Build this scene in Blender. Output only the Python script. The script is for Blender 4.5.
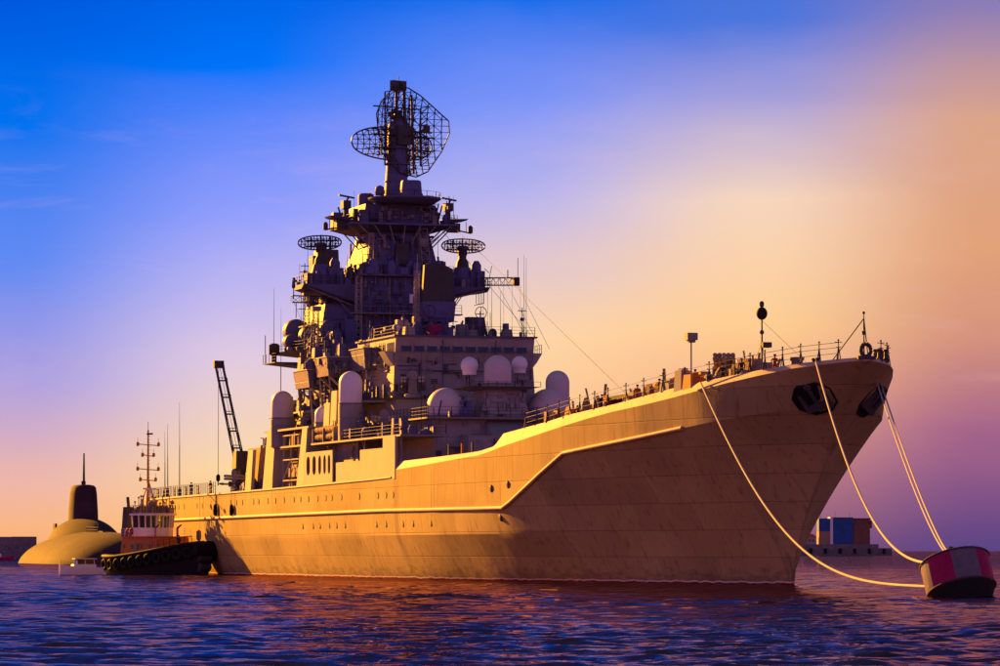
import bpy, bmesh, math, random
import numpy as np
from mathutils import Vector, Matrix

R_ = math.radians
SC = bpy.context.scene
COL = SC.collection
for o in list(bpy.data.objects):
    bpy.data.objects.remove(o)

# ------------------------------------------------------------------ camera
cam_d = bpy.data.cameras.new('camera')
cam = bpy.data.objects.new('camera', cam_d)
COL.objects.link(cam)
cam.location = (0, 0, 2.83)
cam.rotation_euler = (R_(90) + math.atan(218 / 3960), 0, 0)
cam_d.sensor_width = 36
cam_d.lens = 3.96 * 36
cam_d.clip_start = 1
cam_d.clip_end = 200000
SC.camera = cam

# ------------------------------------------------------------------ light
EXPOSURE = 2.0
SUN_AZ = 36.0      # degrees to the left of the view direction
SUN_EL = 15.0
sv = Vector((-math.sin(R_(SUN_AZ)) * math.cos(R_(SUN_EL)), math.cos(R_(SUN_AZ)) * math.cos(R_(SUN_EL)), math.sin(R_(SUN_EL))))
sun_d = bpy.data.lights.new('sun', 'SUN')
sun_d.energy = 5.0
sun_d.angle = R_(0.6)
sun_d.color = (1.0, 0.41, 0.03)
sun = bpy.data.objects.new('sun', sun_d)
COL.objects.link(sun)
sun.rotation_euler = (-sv).to_track_quat('-Z', 'Y').to_euler()
sun.location = (-200, 200, 150)

SC.view_settings.view_transform = 'Standard'
SC.view_settings.look = 'None'
SC.view_settings.exposure = EXPOSURE
SC.view_settings.gamma = 1
SC.view_settings.use_curve_mapping = False


def lin(c):
    return tuple((v / 255 / 12.92) if v / 255 <= 0.04045 else ((v / 255 + 0.055) / 1.055) ** 2.4 for v in c)


# ------------------------------------------------------------------ sky: a sunset sky, blue above, warm along the horizon
world = bpy.data.worlds.new('World')
SC.world = world
world.use_nodes = True
nt = world.node_tree
nt.nodes.clear()
N = nt.nodes.new
L = nt.links.new


def math_node(op, a, b=None, c=None):
    n = N('ShaderNodeMath'); n.operation = op
    for i, v in enumerate((a, b, c)):
        if v is None: continue
        if isinstance(v, (int, float)): n.inputs[i].default_value = v
        else: L(v, n.inputs[i])
    return n.outputs[0]


def mixc(fac, a, b):
    n = N('ShaderNodeMix'); n.data_type = 'RGBA'
    if isinstance(fac, (int, float)): n.inputs[0].default_value = fac
    else: L(fac, n.inputs[0])
    for i, v in ((6, a), (7, b)):
        if isinstance(v, tuple): n.inputs[i].default_value = (*v, 1)
        else: L(v, n.inputs[i])
    return n.outputs[2]


def sstep(v, a, b):
    n = N('ShaderNodeMapRange'); n.interpolation_type = 'SMOOTHSTEP'
    L(v, n.inputs[0])
    n.inputs[1].default_value = a; n.inputs[2].default_value = b
    return n.outputs[0]


tc = N('ShaderNodeTexCoord')
sep = N('ShaderNodeSeparateXYZ'); L(tc.outputs['Generated'], sep.inputs[0])
az = math_node('ARCTAN2', sep.outputs[0], sep.outputs[1])
el = math_node('ARCSINE', sep.outputs[2])
# soft wisps of cloud bend the bands of colour a little
mp = N('ShaderNodeMapping'); L(tc.outputs['Generated'], mp.inputs[0])
mp.inputs['Scale'].default_value = (9, 9, 30); mp.inputs['Rotation'].default_value = (0, R_(14), 0)
nz = N('ShaderNodeTexNoise'); L(mp.outputs[0], nz.inputs[0]); nz.inputs['Scale'].default_value = 1.6; nz.inputs['Detail'].default_value = 6; nz.inputs['Distortion'].default_value = 0.6
wob = math_node('MULTIPLY', math_node('SUBTRACT', nz.outputs[0], 0.5), 0.014)
hfade = sstep(el, 0.0, 0.03)
el2 = math_node('ADD', el, math_node('MULTIPLY', wob, hfade))
fac = math_node('DIVIDE', el2, 0.4)


def column(stops):
    n = N('ShaderNodeValToRGB'); L(fac, n.inputs[0])
    e = n.color_ramp.elements
    full = [((551 - y) / 3960 / 0.4, lin(c)) for y, c in stops] + [(0.62, lin((6, 62, 170))), (1.0, lin((10, 48, 120)))]
    full.sort()
    while len(e) < len(full): e.new(0.5)
    for q, (p, c) in zip(e, full):
        q.position = max(0, min(1, p))
    for q, (p, c) in zip(e, full):
        q.color = (*c, 1)
    return n.outputs[0]


cols = [
    (15, column([(551, (246, 172, 112)), (528, (250, 182, 130)), (490, (240, 183, 165)), (383, (172, 160, 225)), (255, (95, 138, 243)), (130, (0, 115, 240)), (0, (0, 90, 224))])),
    (255, column([(551, (255, 186, 98)), (473, (255, 216, 160)), (353, (224, 202, 226)), (210, (145, 158, 252)), (63, (0, 116, 250)), (0, (0, 100, 232))])),
    (505, column([(551, (255, 176, 92)), (450, (255, 202, 140)), (333, (255, 213, 168)), (203, (188, 182, 236)), (103, (122, 148, 248)), (0, (0, 108, 236))])),
    (755, column([(551, (130, 82, 118)), (473, (196, 128, 132)), (390, (246, 178, 132)), (325, (255, 206, 146)), (203, (246, 214, 190)), (103, (165, 160, 220)), (23, (74, 118, 222))])),
    (985, column([(551, (92, 68, 132)), (530, (104, 72, 133)), (430, (165, 100, 138)), (340, (213, 145, 125)), (253, (226, 162, 122)), (123, (220, 165, 138)), (10, (140, 125, 182))])),
]
az2 = math_node('ADD', az, math_node('MULTIPLY', wob, 0.8))
skyc = cols[0][1]
for (xa, ca), (xb, cb) in zip(cols[:-1], cols[1:]):
    skyc = mixc(sstep(az2, (xa - 500) / 3960, (xb - 500) / 3960), skyc, cb)
# thin wisps of high cloud
mpw = N('ShaderNodeMapping'); L(tc.outputs['Generated'], mpw.inputs[0]); mpw.inputs['Scale'].default_value = (16, 16, 75); mpw.inputs['Rotation'].default_value = (0, R_(-16), 0)
nw = N('ShaderNodeTexNoise'); L(mpw.outputs[0], nw.inputs[0]); nw.inputs['Scale'].default_value = 1.1; nw.inputs['Detail'].default_value = 9; nw.inputs['Roughness'].default_value = 0.62; nw.inputs['Distortion'].default_value = 1.1
wf = math_node('MULTIPLY', math_node('MULTIPLY', sstep(nw.outputs[0], 0.52, 0.78), math_node('MULTIPLY', sstep(el, 0.02, 0.06), sstep(el, 0.125, 0.085))), 0.16)
skyc = mixc(wf, skyc, lin((240, 196, 205)))
# behind the viewer the unseen sky is brightened and tinted to fill shaded faces
bk = N('ShaderNodeValToRGB'); L(math_node('DIVIDE', el, 0.8), bk.inputs[0])
be = bk.color_ramp.elements
be[0].position = 0; be[0].color = (0.95, 0.30, 0.26, 1)
be[1].position = 0.22; be[1].color = (0.42, 0.21, 0.72, 1)
q = be.new(1.0); q.color = (0.15, 0.24, 1.0, 1)
skyc = mixc(sstep(sep.outputs[1], 0.75, -0.1), skyc, bk.outputs[0])
sky = N('ShaderNodeTexSky'); sky.sky_type = 'NISHITA'; sky.sun_disc = False
sky.sun_elevation = R_(SUN_EL); sky.sun_rotation = R_(-SUN_AZ)
sky.air_density = 1.2; sky.dust_density = 2.0
bg1 = N('ShaderNodeBackground'); L(skyc, bg1.inputs[0]); bg1.inputs[1].default_value = 0.5 ** EXPOSURE
bg2 = N('ShaderNodeBackground'); L(sky.outputs[0], bg2.inputs[0]); bg2.inputs[1].default_value = 0.01
mx = N('ShaderNodeMixShader'); L(sstep(el, 0.25, 0.7), mx.inputs[0]); L(bg1.outputs[0], mx.inputs[1]); L(bg2.outputs[0], mx.inputs[2])
wo = N('ShaderNodeOutputWorld'); L(mx.outputs[0], wo.inputs[0])


# ------------------------------------------------------------------ materials
def material(name, base, rough=0.6, metal=0.0, var=0.12, streak=0.0, scale=0.6, bump=0.0, bscale=4.0, spec=0.35, plates=0.0, psize=(6.0, 2.2)):
    m = bpy.data.materials.new(name); m.use_nodes = True
    t = m.node_tree; p = t.nodes['Principled BSDF']
    p.inputs['Roughness'].default_value = rough; p.inputs['Metallic'].default_value = metal
    p.inputs['Specular IOR Level'].default_value = spec * 0.25
    c = t.nodes.new('ShaderNodeTexCoord')
    nz = t.nodes.new('ShaderNodeTexNoise'); nz.inputs['Scale'].default_value = scale; nz.inputs['Detail'].default_value = 7; nz.inputs['Roughness'].default_value = 0.62
    t.links.new(c.outputs['Object'], nz.inputs[0])
    r = t.nodes.new('ShaderNodeValToRGB'); t.links.new(nz.outputs[0], r.inputs[0])
    r.color_ramp.elements[0].position = 0.3; r.color_ramp.elements[1].position = 0.72
    r.color_ramp.elements[0].color = (*[v * (1 - var) for v in base], 1)
    r.color_ramp.elements[1].color = (*[min(1, v * (1 + var)) for v in base], 1)
    colr = r.outputs[0]
    if streak:
        mp = t.nodes.new('ShaderNodeMapping'); mp.inputs['Scale'].default_value = (1.3, 1.3, 0.10)
        t.links.new(c.outputs['Object'], mp.inputs[0])
        n2 = t.nodes.new('ShaderNodeTexNoise'); n2.inputs['Scale'].default_value = 1.6; n2.inputs['Detail'].default_value = 6
        t.links.new(mp.outputs[0], n2.inputs[0])
        r2 = t.nodes.new('ShaderNodeValToRGB'); t.links.new(n2.outputs[0], r2.inputs[0])
        r2.color_ramp.elements[0].position = 0.55; r2.color_ramp.elements[1].position = 0.8
        r2.color_ramp.elements[0].color = (0, 0, 0, 1); r2.color_ramp.elements[1].color = (streak, streak, streak, 1)
        mxn = t.nodes.new('ShaderNodeMix'); mxn.data_type = 'RGBA'
        t.links.new(r2.outputs[0], mxn.inputs[0]); t.links.new(colr, mxn.inputs[6])
        mxn.inputs[7].default_value = (base[0] * 0.45, base[1] * 0.32, base[2] * 0.24, 1)
        colr = mxn.outputs[2]
    t.links.new(colr, p.inputs['Base Color'])
    h = None
    if plates:
        mp = t.nodes.new('ShaderNodeMapping'); mp.inputs['Rotation'].default_value = (R_(90), 0, 0)
        t.links.new(c.outputs['Object'], mp.inputs[0])
        bk_ = t.nodes.new('ShaderNodeTexBrick'); t.links.new(mp.outputs[0], bk_.inputs[0])
        bk_.inputs['Scale'].default_value = 1.0; bk_.inputs['Brick Width'].default_value = psize[0]; bk_.inputs['Row Height'].default_value = psize[1]
        bk_.inputs['Mortar Size'].default_value = 0.05; bk_.inputs['Mortar Smooth'].default_value = 0.6
        b0 = t.nodes.new('ShaderNodeBump'); b0.inputs['Strength'].default_value = plates; b0.inputs['Distance'].default_value = 0.05
        b0.invert = True
        t.links.new(bk_.outputs['Fac'], b0.inputs['Height']); h = b0.outputs[0]
        bk_.inputs['Color1'].default_value = (0.86, 0.86, 0.86, 1); bk_.inputs['Color2'].default_value = (1.08, 1.08, 1.08, 1); bk_.inputs['Mortar'].default_value = (0.80, 0.78, 0.76, 1)
        pm = t.nodes.new('ShaderNodeMix'); pm.data_type = 'RGBA'; pm.blend_type = 'MULTIPLY'; pm.inputs[0].default_value = 1.0
        t.links.new(colr, pm.inputs[6]); t.links.new(bk_.outputs['Color'], pm.inputs[7]); t.links.new(pm.outputs[2], p.inputs['Base Color'])
    if bump:
        n3 = t.nodes.new('ShaderNodeTexNoise'); n3.inputs['Scale'].default_value = bscale; n3.inputs['Detail'].default_value = 4
        t.links.new(c.outputs['Object'], n3.inputs[0])
        b = t.nodes.new('ShaderNodeBump'); b.inputs['Strength'].default_value = bump; b.inputs['Distance'].default_value = 0.1
        t.links.new(n3.outputs[0], b.inputs['Height'])
        if h is not None: t.links.new(h, b.inputs['Normal'])
        h = b.outputs[0]
    if h is not None: t.links.new(h, p.inputs['Normal'])
    return m


M = {}
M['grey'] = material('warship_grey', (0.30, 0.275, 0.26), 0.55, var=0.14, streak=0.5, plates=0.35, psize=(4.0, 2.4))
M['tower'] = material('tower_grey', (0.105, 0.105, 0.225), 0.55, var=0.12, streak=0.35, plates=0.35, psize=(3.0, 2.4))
M['pale'] = material('pale_paint', (0.36, 0.325, 0.28), 0.7, var=0.08, streak=0.3)
M['white'] = material('white_paint', (0.78, 0.74, 0.70), 0.45, var=0.06)
M['radome'] = material('radome_shell', (0.60, 0.54, 0.53), 0.5, var=0.06)
M['dome_white'] = material('radome_white', (0.82, 0.78, 0.78), 0.45, var=0.05)
M['dark'] = material('dark_metal', (0.07, 0.065, 0.065), 0.55, var=0.25)
M['mid'] = material('mid_grey_metal', (0.22, 0.20, 0.20), 0.55, var=0.2, scale=2)
M['black'] = material('black_rubber', (0.018, 0.017, 0.017), 0.75, var=0.3, scale=3)
M['deck'] = material('deck_coating', (0.16, 0.075, 0.05), 0.8, var=0.2)
M['red'] = material('red_paint', (0.34, 0.010, 0.085), 0.5, var=0.2, scale=2)
M['orange'] = material('orange_paint', (0.50, 0.15, 0.03), 0.5, var=0.15, scale=2)
M['strip'] = material('bulwark_paint', (0.58, 0.47, 0.32), 0.7, var=0.12, streak=0.5, scale=0.5)
M['yellow'] = material('mast_yellow', (0.48, 0.26, 0.07), 0.6, var=0.2, scale=2)
M['rope'] = material('rope_fibre', (0.40, 0.37, 0.34), 0.85, var=0.15, scale=4)
M['wire'] = material('steel_wire', (0.05, 0.045, 0.05), 0.5, metal=0.4)
M['concrete'] = material('quay_concrete', (0.19, 0.16, 0.16), 0.85, var=0.3, scale=0.3, bump=0.4)
M['canvas'] = material('canvas_cover', (0.34, 0.24, 0.15), 0.85, var=0.25, scale=2, bump=0.5)
M['buoy_white'] = material('buoy_white', (0.16, 0.14, 0.17), 0.4, var=0.2, streak=0.6, scale=1.5)
M['sub'] = material('anechoic_coating', (0.062, 0.034, 0.040), 0.85, var=0.3, scale=0.15, plates=0.4, psize=(4, 2))
M['blue'] = material('blue_cladding', (0.03, 0.10, 0.28), 0.6, var=0.15, scale=0.2)
M['rust'] = material('rusty_cladding', (0.20, 0.09, 0.07), 0.7, var=0.3, scale=0.2)
M['skin'] = material('skin', (0.48, 0.30, 0.22), 0.6)
M['navy'] = material('navy_cloth', (0.03, 0.032, 0.05), 0.85)
M['workwear'] = material('orange_workwear', (0.42, 0.09, 0.03), 0.85)


def glass(name, base=(0.01, 0.012, 0.015), rough=0.08):
    m = bpy.data.materials.new(name); m.use_nodes = True
    p = m.node_tree.nodes['Principled BSDF']
    p.inputs['Base Color'].default_value = (*base, 1); p.inputs['Roughness'].default_value = rough
    p.inputs['Specular IOR Level'].default_value = 0.6
    return m


M['glass'] = glass('dark_glass')


def clear_glass():
    m = bpy.data.materials.new('clear_glass'); m.use_nodes = True
    t = m.node_tree; t.nodes.remove(t.nodes['Principled BSDF'])
    tr = t.nodes.new('ShaderNodeBsdfTransparent'); tr.inputs[0].default_value = (0.75, 0.8, 0.72, 1)
    gl = t.nodes.new('ShaderNodeBsdfGlossy'); gl.inputs['Roughness'].default_value = 0.03
    fr = t.nodes.new('ShaderNodeFresnel'); mx = t.nodes.new('ShaderNodeMixShader')
    t.links.new(fr.outputs[0], mx.inputs[0]); t.links.new(tr.outputs[0], mx.inputs[1]); t.links.new(gl.outputs[0], mx.inputs[2])
    t.links.new(mx.outputs[0], t.nodes['Material Output'].inputs[0])
    return m


M['clear'] = clear_glass()


def hull_material():
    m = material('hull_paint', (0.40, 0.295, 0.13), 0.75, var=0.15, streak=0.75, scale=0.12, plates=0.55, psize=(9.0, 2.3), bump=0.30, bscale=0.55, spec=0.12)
    t = m.node_tree; p = t.nodes['Principled BSDF']
    src = p.inputs['Base Color'].links[0].from_socket
    c = t.nodes.new('ShaderNodeTexCoord'); s = t.nodes.new('ShaderNodeSeparateXYZ'); t.links.new(c.outputs['Object'], s.inputs[0])
    # uneven edge of the boot topping
    wn = t.nodes.new('ShaderNodeTexNoise'); wn.inputs['Scale'].default_value = 0.9; wn.inputs['Detail'].default_value = 6; t.links.new(c.outputs['Object'], wn.inputs[0])
    wz = t.nodes.new('ShaderNodeMath'); wz.operation = 'MULTIPLY_ADD'; t.links.new(wn.outputs[0], wz.inputs[0]); wz.inputs[1].default_value = 0.35; t.links.new(s.outputs[2], wz.inputs[2])
    def step(z):
        n = t.nodes.new('ShaderNodeMath'); n.operation = 'LESS_THAN'; t.links.new(wz.outputs[0], n.inputs[0]); n.inputs[1].default_value = z
        return n.outputs[0]
    def mixn(f, a, b):
        n = t.nodes.new('ShaderNodeMix'); n.data_type = 'RGBA'; t.links.new(f, n.inputs[0]); t.links.new(a, n.inputs[6]); n.inputs[7].default_value = (*b, 1)
        return n.outputs[2]
    sc1 = t.nodes.new('ShaderNodeMapping'); sc1.inputs['Scale'].default_value = (0.5, 0.5, 1.6); t.links.new(c.outputs['Object'], sc1.inputs[0])
    sn = t.nodes.new('ShaderNodeTexNoise'); sn.inputs['Scale'].default_value = 1.2; sn.inputs['Detail'].default_value = 8; t.links.new(sc1.outputs[0], sn.inputs[0])
    zr_ = t.nodes.new('ShaderNodeMapRange'); t.links.new(s.outputs[2], zr_.inputs[0]); zr_.inputs[1].default_value = 2.4; zr_.inputs[2].default_value = 0.3; zr_.inputs[3].default_value = -0.15; zr_.inputs[4].default_value = 0.34
    ad = t.nodes.new('ShaderNodeMath'); ad.operation = 'ADD'; t.links.new(sn.outputs[0], ad.inputs[0]); t.links.new(zr_.outputs[0], ad.inputs[1])
    sr = t.nodes.new('ShaderNodeMapRange'); t.links.new(ad.outputs[0], sr.inputs[0]); sr.inputs[1].default_value = 0.62; sr.inputs[2].default_value = 0.85; sr.inputs[4].default_value = 0.55
    src = mixn(sr.outputs[0], src, (0.16, 0.10, 0.06))
    c1 = mixn(step(0.45), src, (0.70, 0.62, 0.52))
    c2 = mixn(step(0.34), c1, (0.30, 0.03, 0.02))
    t.links.new(c2, p.inputs['Base Color'])
    return m


M['hull'] = hull_material()


def water_material():
    m = bpy.data.materials.new('sea_water'); m.use_nodes = True
    t = m.node_tree; t.nodes.remove(t.nodes['Principled BSDF'])
    df = t.nodes.new('ShaderNodeBsdfDiffuse'); df.inputs[0].default_value = (0.006, 0.007, 0.030, 1)
    gl = t.nodes.new('ShaderNodeBsdfGlossy'); gl.inputs[0].default_value = (0.56, 0.30, 0.38, 1); gl.inputs['Roughness'].default_value = 0.04
    fr = t.nodes.new('ShaderNodeFresnel'); fr.inputs[0].default_value = 1.333
    mx = t.nodes.new('ShaderNodeMixShader'); t.links.new(fr.outputs[0], mx.inputs[0]); t.links.new(df.outputs[0], mx.inputs[1]); t.links.new(gl.outputs[0], mx.inputs[2])
    t.links.new(mx.outputs[0], t.nodes['Material Output'].inputs[0])
    c = t.nodes.new('ShaderNodeTexCoord')
    last = None
    sx_ = t.nodes.new('ShaderNodeSeparateXYZ'); t.links.new(c.outputs['Object'], sx_.inputs[0])
    fm = t.nodes.new('ShaderNodeMapRange'); t.links.new(sx_.outputs[1], fm.inputs[0]); fm.inputs[1].default_value = 330; fm.inputs[2].default_value = 950; fm.inputs[3].default_value = 0.4; fm.inputs[4].default_value = 1.0
    for sc_, dist, st, asp in ((0.16, 1.3, 0.5, (1, 1.8, 1)), (0.9, 0.12, 0.5, (1, 1.7, 1)), (4.0, 0.03, 0.5, (1, 1.6, 1))):
        mp = t.nodes.new('ShaderNodeMapping'); mp.inputs['Scale'].default_value = asp; mp.inputs['Rotation'].default_value = (0, 0, R_(20 * sc_))
        t.links.new(c.outputs['Object'], mp.inputs[0])
        n = t.nodes.new('ShaderNodeTexNoise'); n.inputs['Scale'].default_value = sc_; n.inputs['Detail'].default_value = 3; n.inputs['Distortion'].default_value = 0.4
        t.links.new(mp.outputs[0], n.inputs[0])
        b = t.nodes.new('ShaderNodeBump'); b.inputs['Strength'].default_value = st; b.inputs['Distance'].default_value = dist
        t.links.new(n.outputs[0], b.inputs['Height'])
        if dist > 1: t.links.new(fm.outputs[0], b.inputs['Strength'])
        if last is not None: t.links.new(last, b.inputs['Normal'])
        last = b.outputs[0]
    for n in (df, gl, fr): t.links.new(last, n.inputs['Normal'])
    return m


M['water'] = water_material()


# ------------------------------------------------------------------ helpers
def tag(o, label=None, cat=None, group=None, kind=None):
    if label: o['label'] = label
    if cat: o['category'] = cat
    if group: o['group'] = group
    if kind: o['kind'] = kind
    return o


def empty(name, loc=(0, 0, 0), rz=0.0, label=None, cat=None, group=None):
    o = bpy.data.objects.new(name, None); COL.objects.link(o)
    o.location = loc; o.rotation_euler = (0, 0, rz); o.empty_display_size = 0.5
    return tag(o, label, cat, group)


def add(name, mesh, parent=None):
    o = bpy.data.objects.new(name, mesh); COL.objects.link(o)
    if parent is not None: o.parent = parent
    return o


class MB:
    """collects shapes; build() links them as one mesh object"""
    def __init__(s): s.v = []; s.f = []; s.mi = []; s.m = 0
    def _add(s, vs, fs):
        n = len(s.v); s.v += [tuple(p) for p in vs]; s.f += [tuple(i + n for i in f) for f in fs]; s.mi += [s.m] * len(fs); return s
    def hexa(s, a, b):
        """a, b: two quads (lists of four points), bottom then top"""
        return s._add(list(a) + list(b), [(3, 2, 1, 0), (4, 5, 6, 7), (0, 1, 5, 4), (1, 2, 6, 5), (2, 3, 7, 6), (3, 0, 4, 7)])
    def box(s, x0, x1, y0, y1, z0, z1):
        return s.hexa([(x0, y0, z0), (x1, y0, z0), (x1, y1, z0), (x0, y1, z0)], [(x0, y0, z1), (x1, y0, z1), (x1, y1, z1), (x0, y1, z1)])
    def frus(s, b, z0, t, z1):
        """b, t = (x0, x1, y0, y1) at z0 and z1"""
        q = lambda r, z: [(r[0], r[2], z), (r[1], r[2], z), (r[1], r[3], z), (r[0], r[3], z)]
        return s.hexa(q(b, z0), q(t, z1))
    def prism(s, poly, axis, a, b):
        """poly in the plane across axis; xz for axis y, yz for axis x, xy for axis z"""
        n = len(poly)
        def P(p, h): return {'x': (h, p[0], p[1]), 'y': (p[0], h, p[1]), 'z': (p[0], p[1], h)}[axis]
        return s._add([P(p, a) for p in poly] + [P(p, b) for p in poly], [tuple(range(n))[::-1], tuple(range(n, 2 * n))] + [(i, (i + 1) % n, n + (i + 1) % n, n + i) for i in range(n)])
    def tube(s, p, q, r, n=6, r2=None):
        p, q = Vector(p), Vector(q); r2 = r if r2 is None else r2
        d = (q - p).normalized(); u = d.orthogonal().normalized(); w = d.cross(u)
        vs = [c + (u * math.cos(2 * math.pi * i / n) + w * math.sin(2 * math.pi * i / n)) * rr for c, rr in ((p, r), (q, r2)) for i in range(n)]
        return s._add(vs, [tuple(range(n))[::-1], tuple(range(n, 2 * n))] + [(i, (i + 1) % n, n + (i + 1) % n, n + i) for i in range(n)])
    def path(s, pts, r, n=6):
        pts = [Vector(p) for p in pts]; vs = []; fs = []
        ref = None
        for k, p in enumerate(pts):
            d = (pts[min(k + 1, len(pts) - 1)] - pts[max(k - 1, 0)]).normalized()
            u = d.orthogonal().normalized() if ref is None else (ref - d * ref.dot(d)).normalized()
            ref = u; w = d.cross(u)
            vs += [p + (u * math.cos(2 * math.pi * i / n) + w * math.sin(2 * math.pi * i / n)) * r for i in range(n)]
        for k in range(len(pts) - 1):
            fs += [(k * n + i, k * n + (i + 1) % n, (k + 1) * n + (i + 1) % n, (k + 1) * n + i) for i in range(n)]
        fs += [tuple(range(n))[::-1], tuple(range((len(pts) - 1) * n, len(pts) * n))]
        return s._add(vs, fs)
    def lathe(s, prof, c=(0, 0, 0), n=20, axis='z', sx=1.0, sy=1.0):
        vs = []; fs = []
        for (r, h) in prof:
            for i in range(n):
                a = 2 * math.pi * i / n; x, y = r * math.cos(a) * sx, r * math.sin(a) * sy
                p = {'z': (x, y, h), 'x': (h, x, y), 'y': (y, h, x)}[axis]
                vs.append((c[0] + p[0], c[1] + p[1], c[2] + p[2]))
        for k in range(len(prof) - 1):
            fs += [(k * n + i, k * n + (i + 1) % n, (k + 1) * n + (i + 1) % n, (k + 1) * n + i) for i in range(n)]
        fs += [tuple(range(n))[::-1], tuple(range((len(prof) - 1) * n, len(prof) * n))]
        return s._add(vs, fs)
    def ball(s, c, r, n=14, squash=1.0):
        pr = [(max(1e-3, r * math.sin(math.pi * k / 10)), -r * squash * math.cos(math.pi * k / 10)) for k in range(11)]
        return s.lathe(pr, c, n)
    def capsule(s, c, r, z0, z1, n=24):
        """upright drum with a hemispherical top from z0 to z1 above c"""
        pr = [(r * 0.96, z0), (r, z0 + 0.08 * r)] + [(max(1e-3, r * math.cos(R_(a))), z1 - r + r * math.sin(R_(a))) for a in (0, 12, 24, 36, 48, 60, 72, 82, 90)]
        return s.lathe(pr, c, n)
    def truss(s, p, q, w, h, n, r=0.05, up=(0, 0, 1)):
        """box girder of tubes from p to q"""
        p, q = Vector(p), Vector(q); d = (q - p).normalized(); u = Vector(up); u = (u - d * u.dot(d)).normalized(); v = d.cross(u)
        cor = [(u * a * h / 2 + v * b * w / 2) for a, b in ((1, 1), (1, -1), (-1, -1), (-1, 1))]
        for c in cor: s.tube(p + c, q + c, r, 5)
        for k in range(n + 1):
            m = p.lerp(q, k / n)
            for i in range(4): s.tube(m + cor[i], m + cor[(i + 1) % 4], r * 0.7, 4)
            if k < n:
                m2 = p.lerp(q, (k + 1) / n)
                for i in range(4): s.tube(m + cor[i], m2 + cor[(i + 1) % 4], r * 0.6, 4)
        return s
    def build(s, name, mat, parent=None, smooth=35, kind=None):
        me = bpy.data.meshes.new(name); me.from_pydata(s.v, [], s.f)
        ms = mat if isinstance(mat, (list, tuple)) else [mat]
        for k in ms: me.materials.append(M[k] if isinstance(k, str) else k)
        if len(ms) > 1: me.polygons.foreach_set('material_index', s.mi)
        bm = bmesh.new(); bm.from_mesh(me); bmesh.ops.recalc_face_normals(bm, faces=bm.faces); bm.to_mesh(me); bm.free()
        if smooth:
            me.shade_smooth(); me.set_sharp_from_angle(angle=R_(smooth))
        o = add(name, me, parent)
        if kind: o['kind'] = kind
        return o


def railing(pts, h=1.1, step=1.6, wires=3, r=0.03):
    m = MB(); pts = [Vector(p) for p in pts]
    for a, b in zip(pts[:-1], pts[1:]):
        n = max(1, round((b - a).length / step))
        for k in range(n + 1):
            p = a.lerp(b, k / n); m.tube(p, p + Vector((0, 0, h)), r * 1.2, 5)
        for w in range(wires):
            z = Vector((0, 0, h * (w + 1) / wires)); m.tube(a + z, b + z, r * 0.8, 4)
    return m


def copy_tree(o, parent=None):
    c = o.copy(); COL.objects.link(c); c.parent = parent
    for ch in o.children: copy_tree(ch, c)
    return c


def lerp_table(t, x):
    return float(np.interp(x, [a for a, b in t], [b for a, b in t]))

# ------------------------------------------------------------------ sea
def build_water():
    rng = np.random.RandomState(4)
    ys = [70.0]
    while ys[-1] < 900: ys.append(ys[-1] + 0.15 + (ys[-1] - 70) * 0.0026)
    ys = np.array(ys)
    nx = 900
    u = np.linspace(-1, 1, nx)
    half = 0.165 * ys + 10
    X = half[:, None] * u[None, :]; Y = np.repeat(ys[:, None], nx, 1)
    Z = np.zeros_like(X)
    dy = np.gradient(ys)[:, None]; dx = (2 * half / nx)[:, None]
    for k in range(80):
        lam = float(np.exp(rng.uniform(np.log(0.45), np.log(5.0))))
        a = R_(rng.normal(205, 42)); kk = 2 * math.pi / lam
        amp = 0.0050 * lam ** 0.75 * rng.uniform(0.6, 1.3)
        ph = rng.uniform(0, 6.28)
        kx, ky = kk * math.sin(a), kk * math.cos(a)
        res = np.clip(lam / (3.0 * np.maximum(dy, dx)) - 0.6, 0, 1)
        t = kx * X + ky * Y + ph
        Z += amp * res * (np.cos(t) + 0.25 * np.cos(2 * t))
    gust = 0.75 + 0.35 * np.sin(X * 0.05 + Y * 0.021 + 1) * np.sin(Y * 0.043 - X * 0.02)
    edge = np.clip((1 - np.abs(u))[None, :] * 30, 0, 1) * np.clip((900 - Y) / 250, 0, 1) * np.clip((Y - 70) / 4, 0, 1)
    Z = Z * gust * edge
    ny = len(ys)
    V = np.stack([X, Y, Z], -1).reshape(-1, 3)
    idx = np.arange(ny * nx).reshape(ny, nx)
    F = np.stack([idx[:-1, :-1], idx[:-1, 1:], idx[1:, 1:], idx[1:, :-1]], -1).reshape(-1, 4)
    # the flat sea round the rippled patch, out to the horizon
    B = 90000.0
    extra = np.array([(-B, -3000, 0), (B, -3000, 0), (B, B, 0), (-B, B, 0), (-half[0], 70, 0), (half[0], 70, 0), (half[-1], ys[-1], 0), (-half[-1], ys[-1], 0)])
    n0 = len(V)
    V = np.concatenate([V, extra])
    F2 = np.array([(0, 1, 5, 4), (1, 2, 6, 5), (2, 3, 7, 6), (3, 0, 4, 7)]) + n0
    F = np.concatenate([F, F2])
    me = bpy.data.meshes.new('sea')
    me.from_pydata(V.tolist(), [], F.tolist())
    me.materials.append(M['water']); me.shade_smooth()
    o = add('sea', me); o['kind'] = 'structure'
    return o


build_water()

# ------------------------------------------------------------------ the warship: x forward from the stem at the waterline, y to port, z up
SHIP_O = Vector((24.17, 330.0, 0)); SHIP_A = R_(-73)
ship = empty('battlecruiser', SHIP_O, SHIP_A, 'long grey battlecruiser with towering radar mast and domes, moored to the striped buoy', 'warship')
SHIP_M = Matrix.Translation(SHIP_O) @ Matrix.Rotation(SHIP_A, 4, 'Z')


def sw(x, y, z): return SHIP_M @ Vector((x, y, z))


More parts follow.
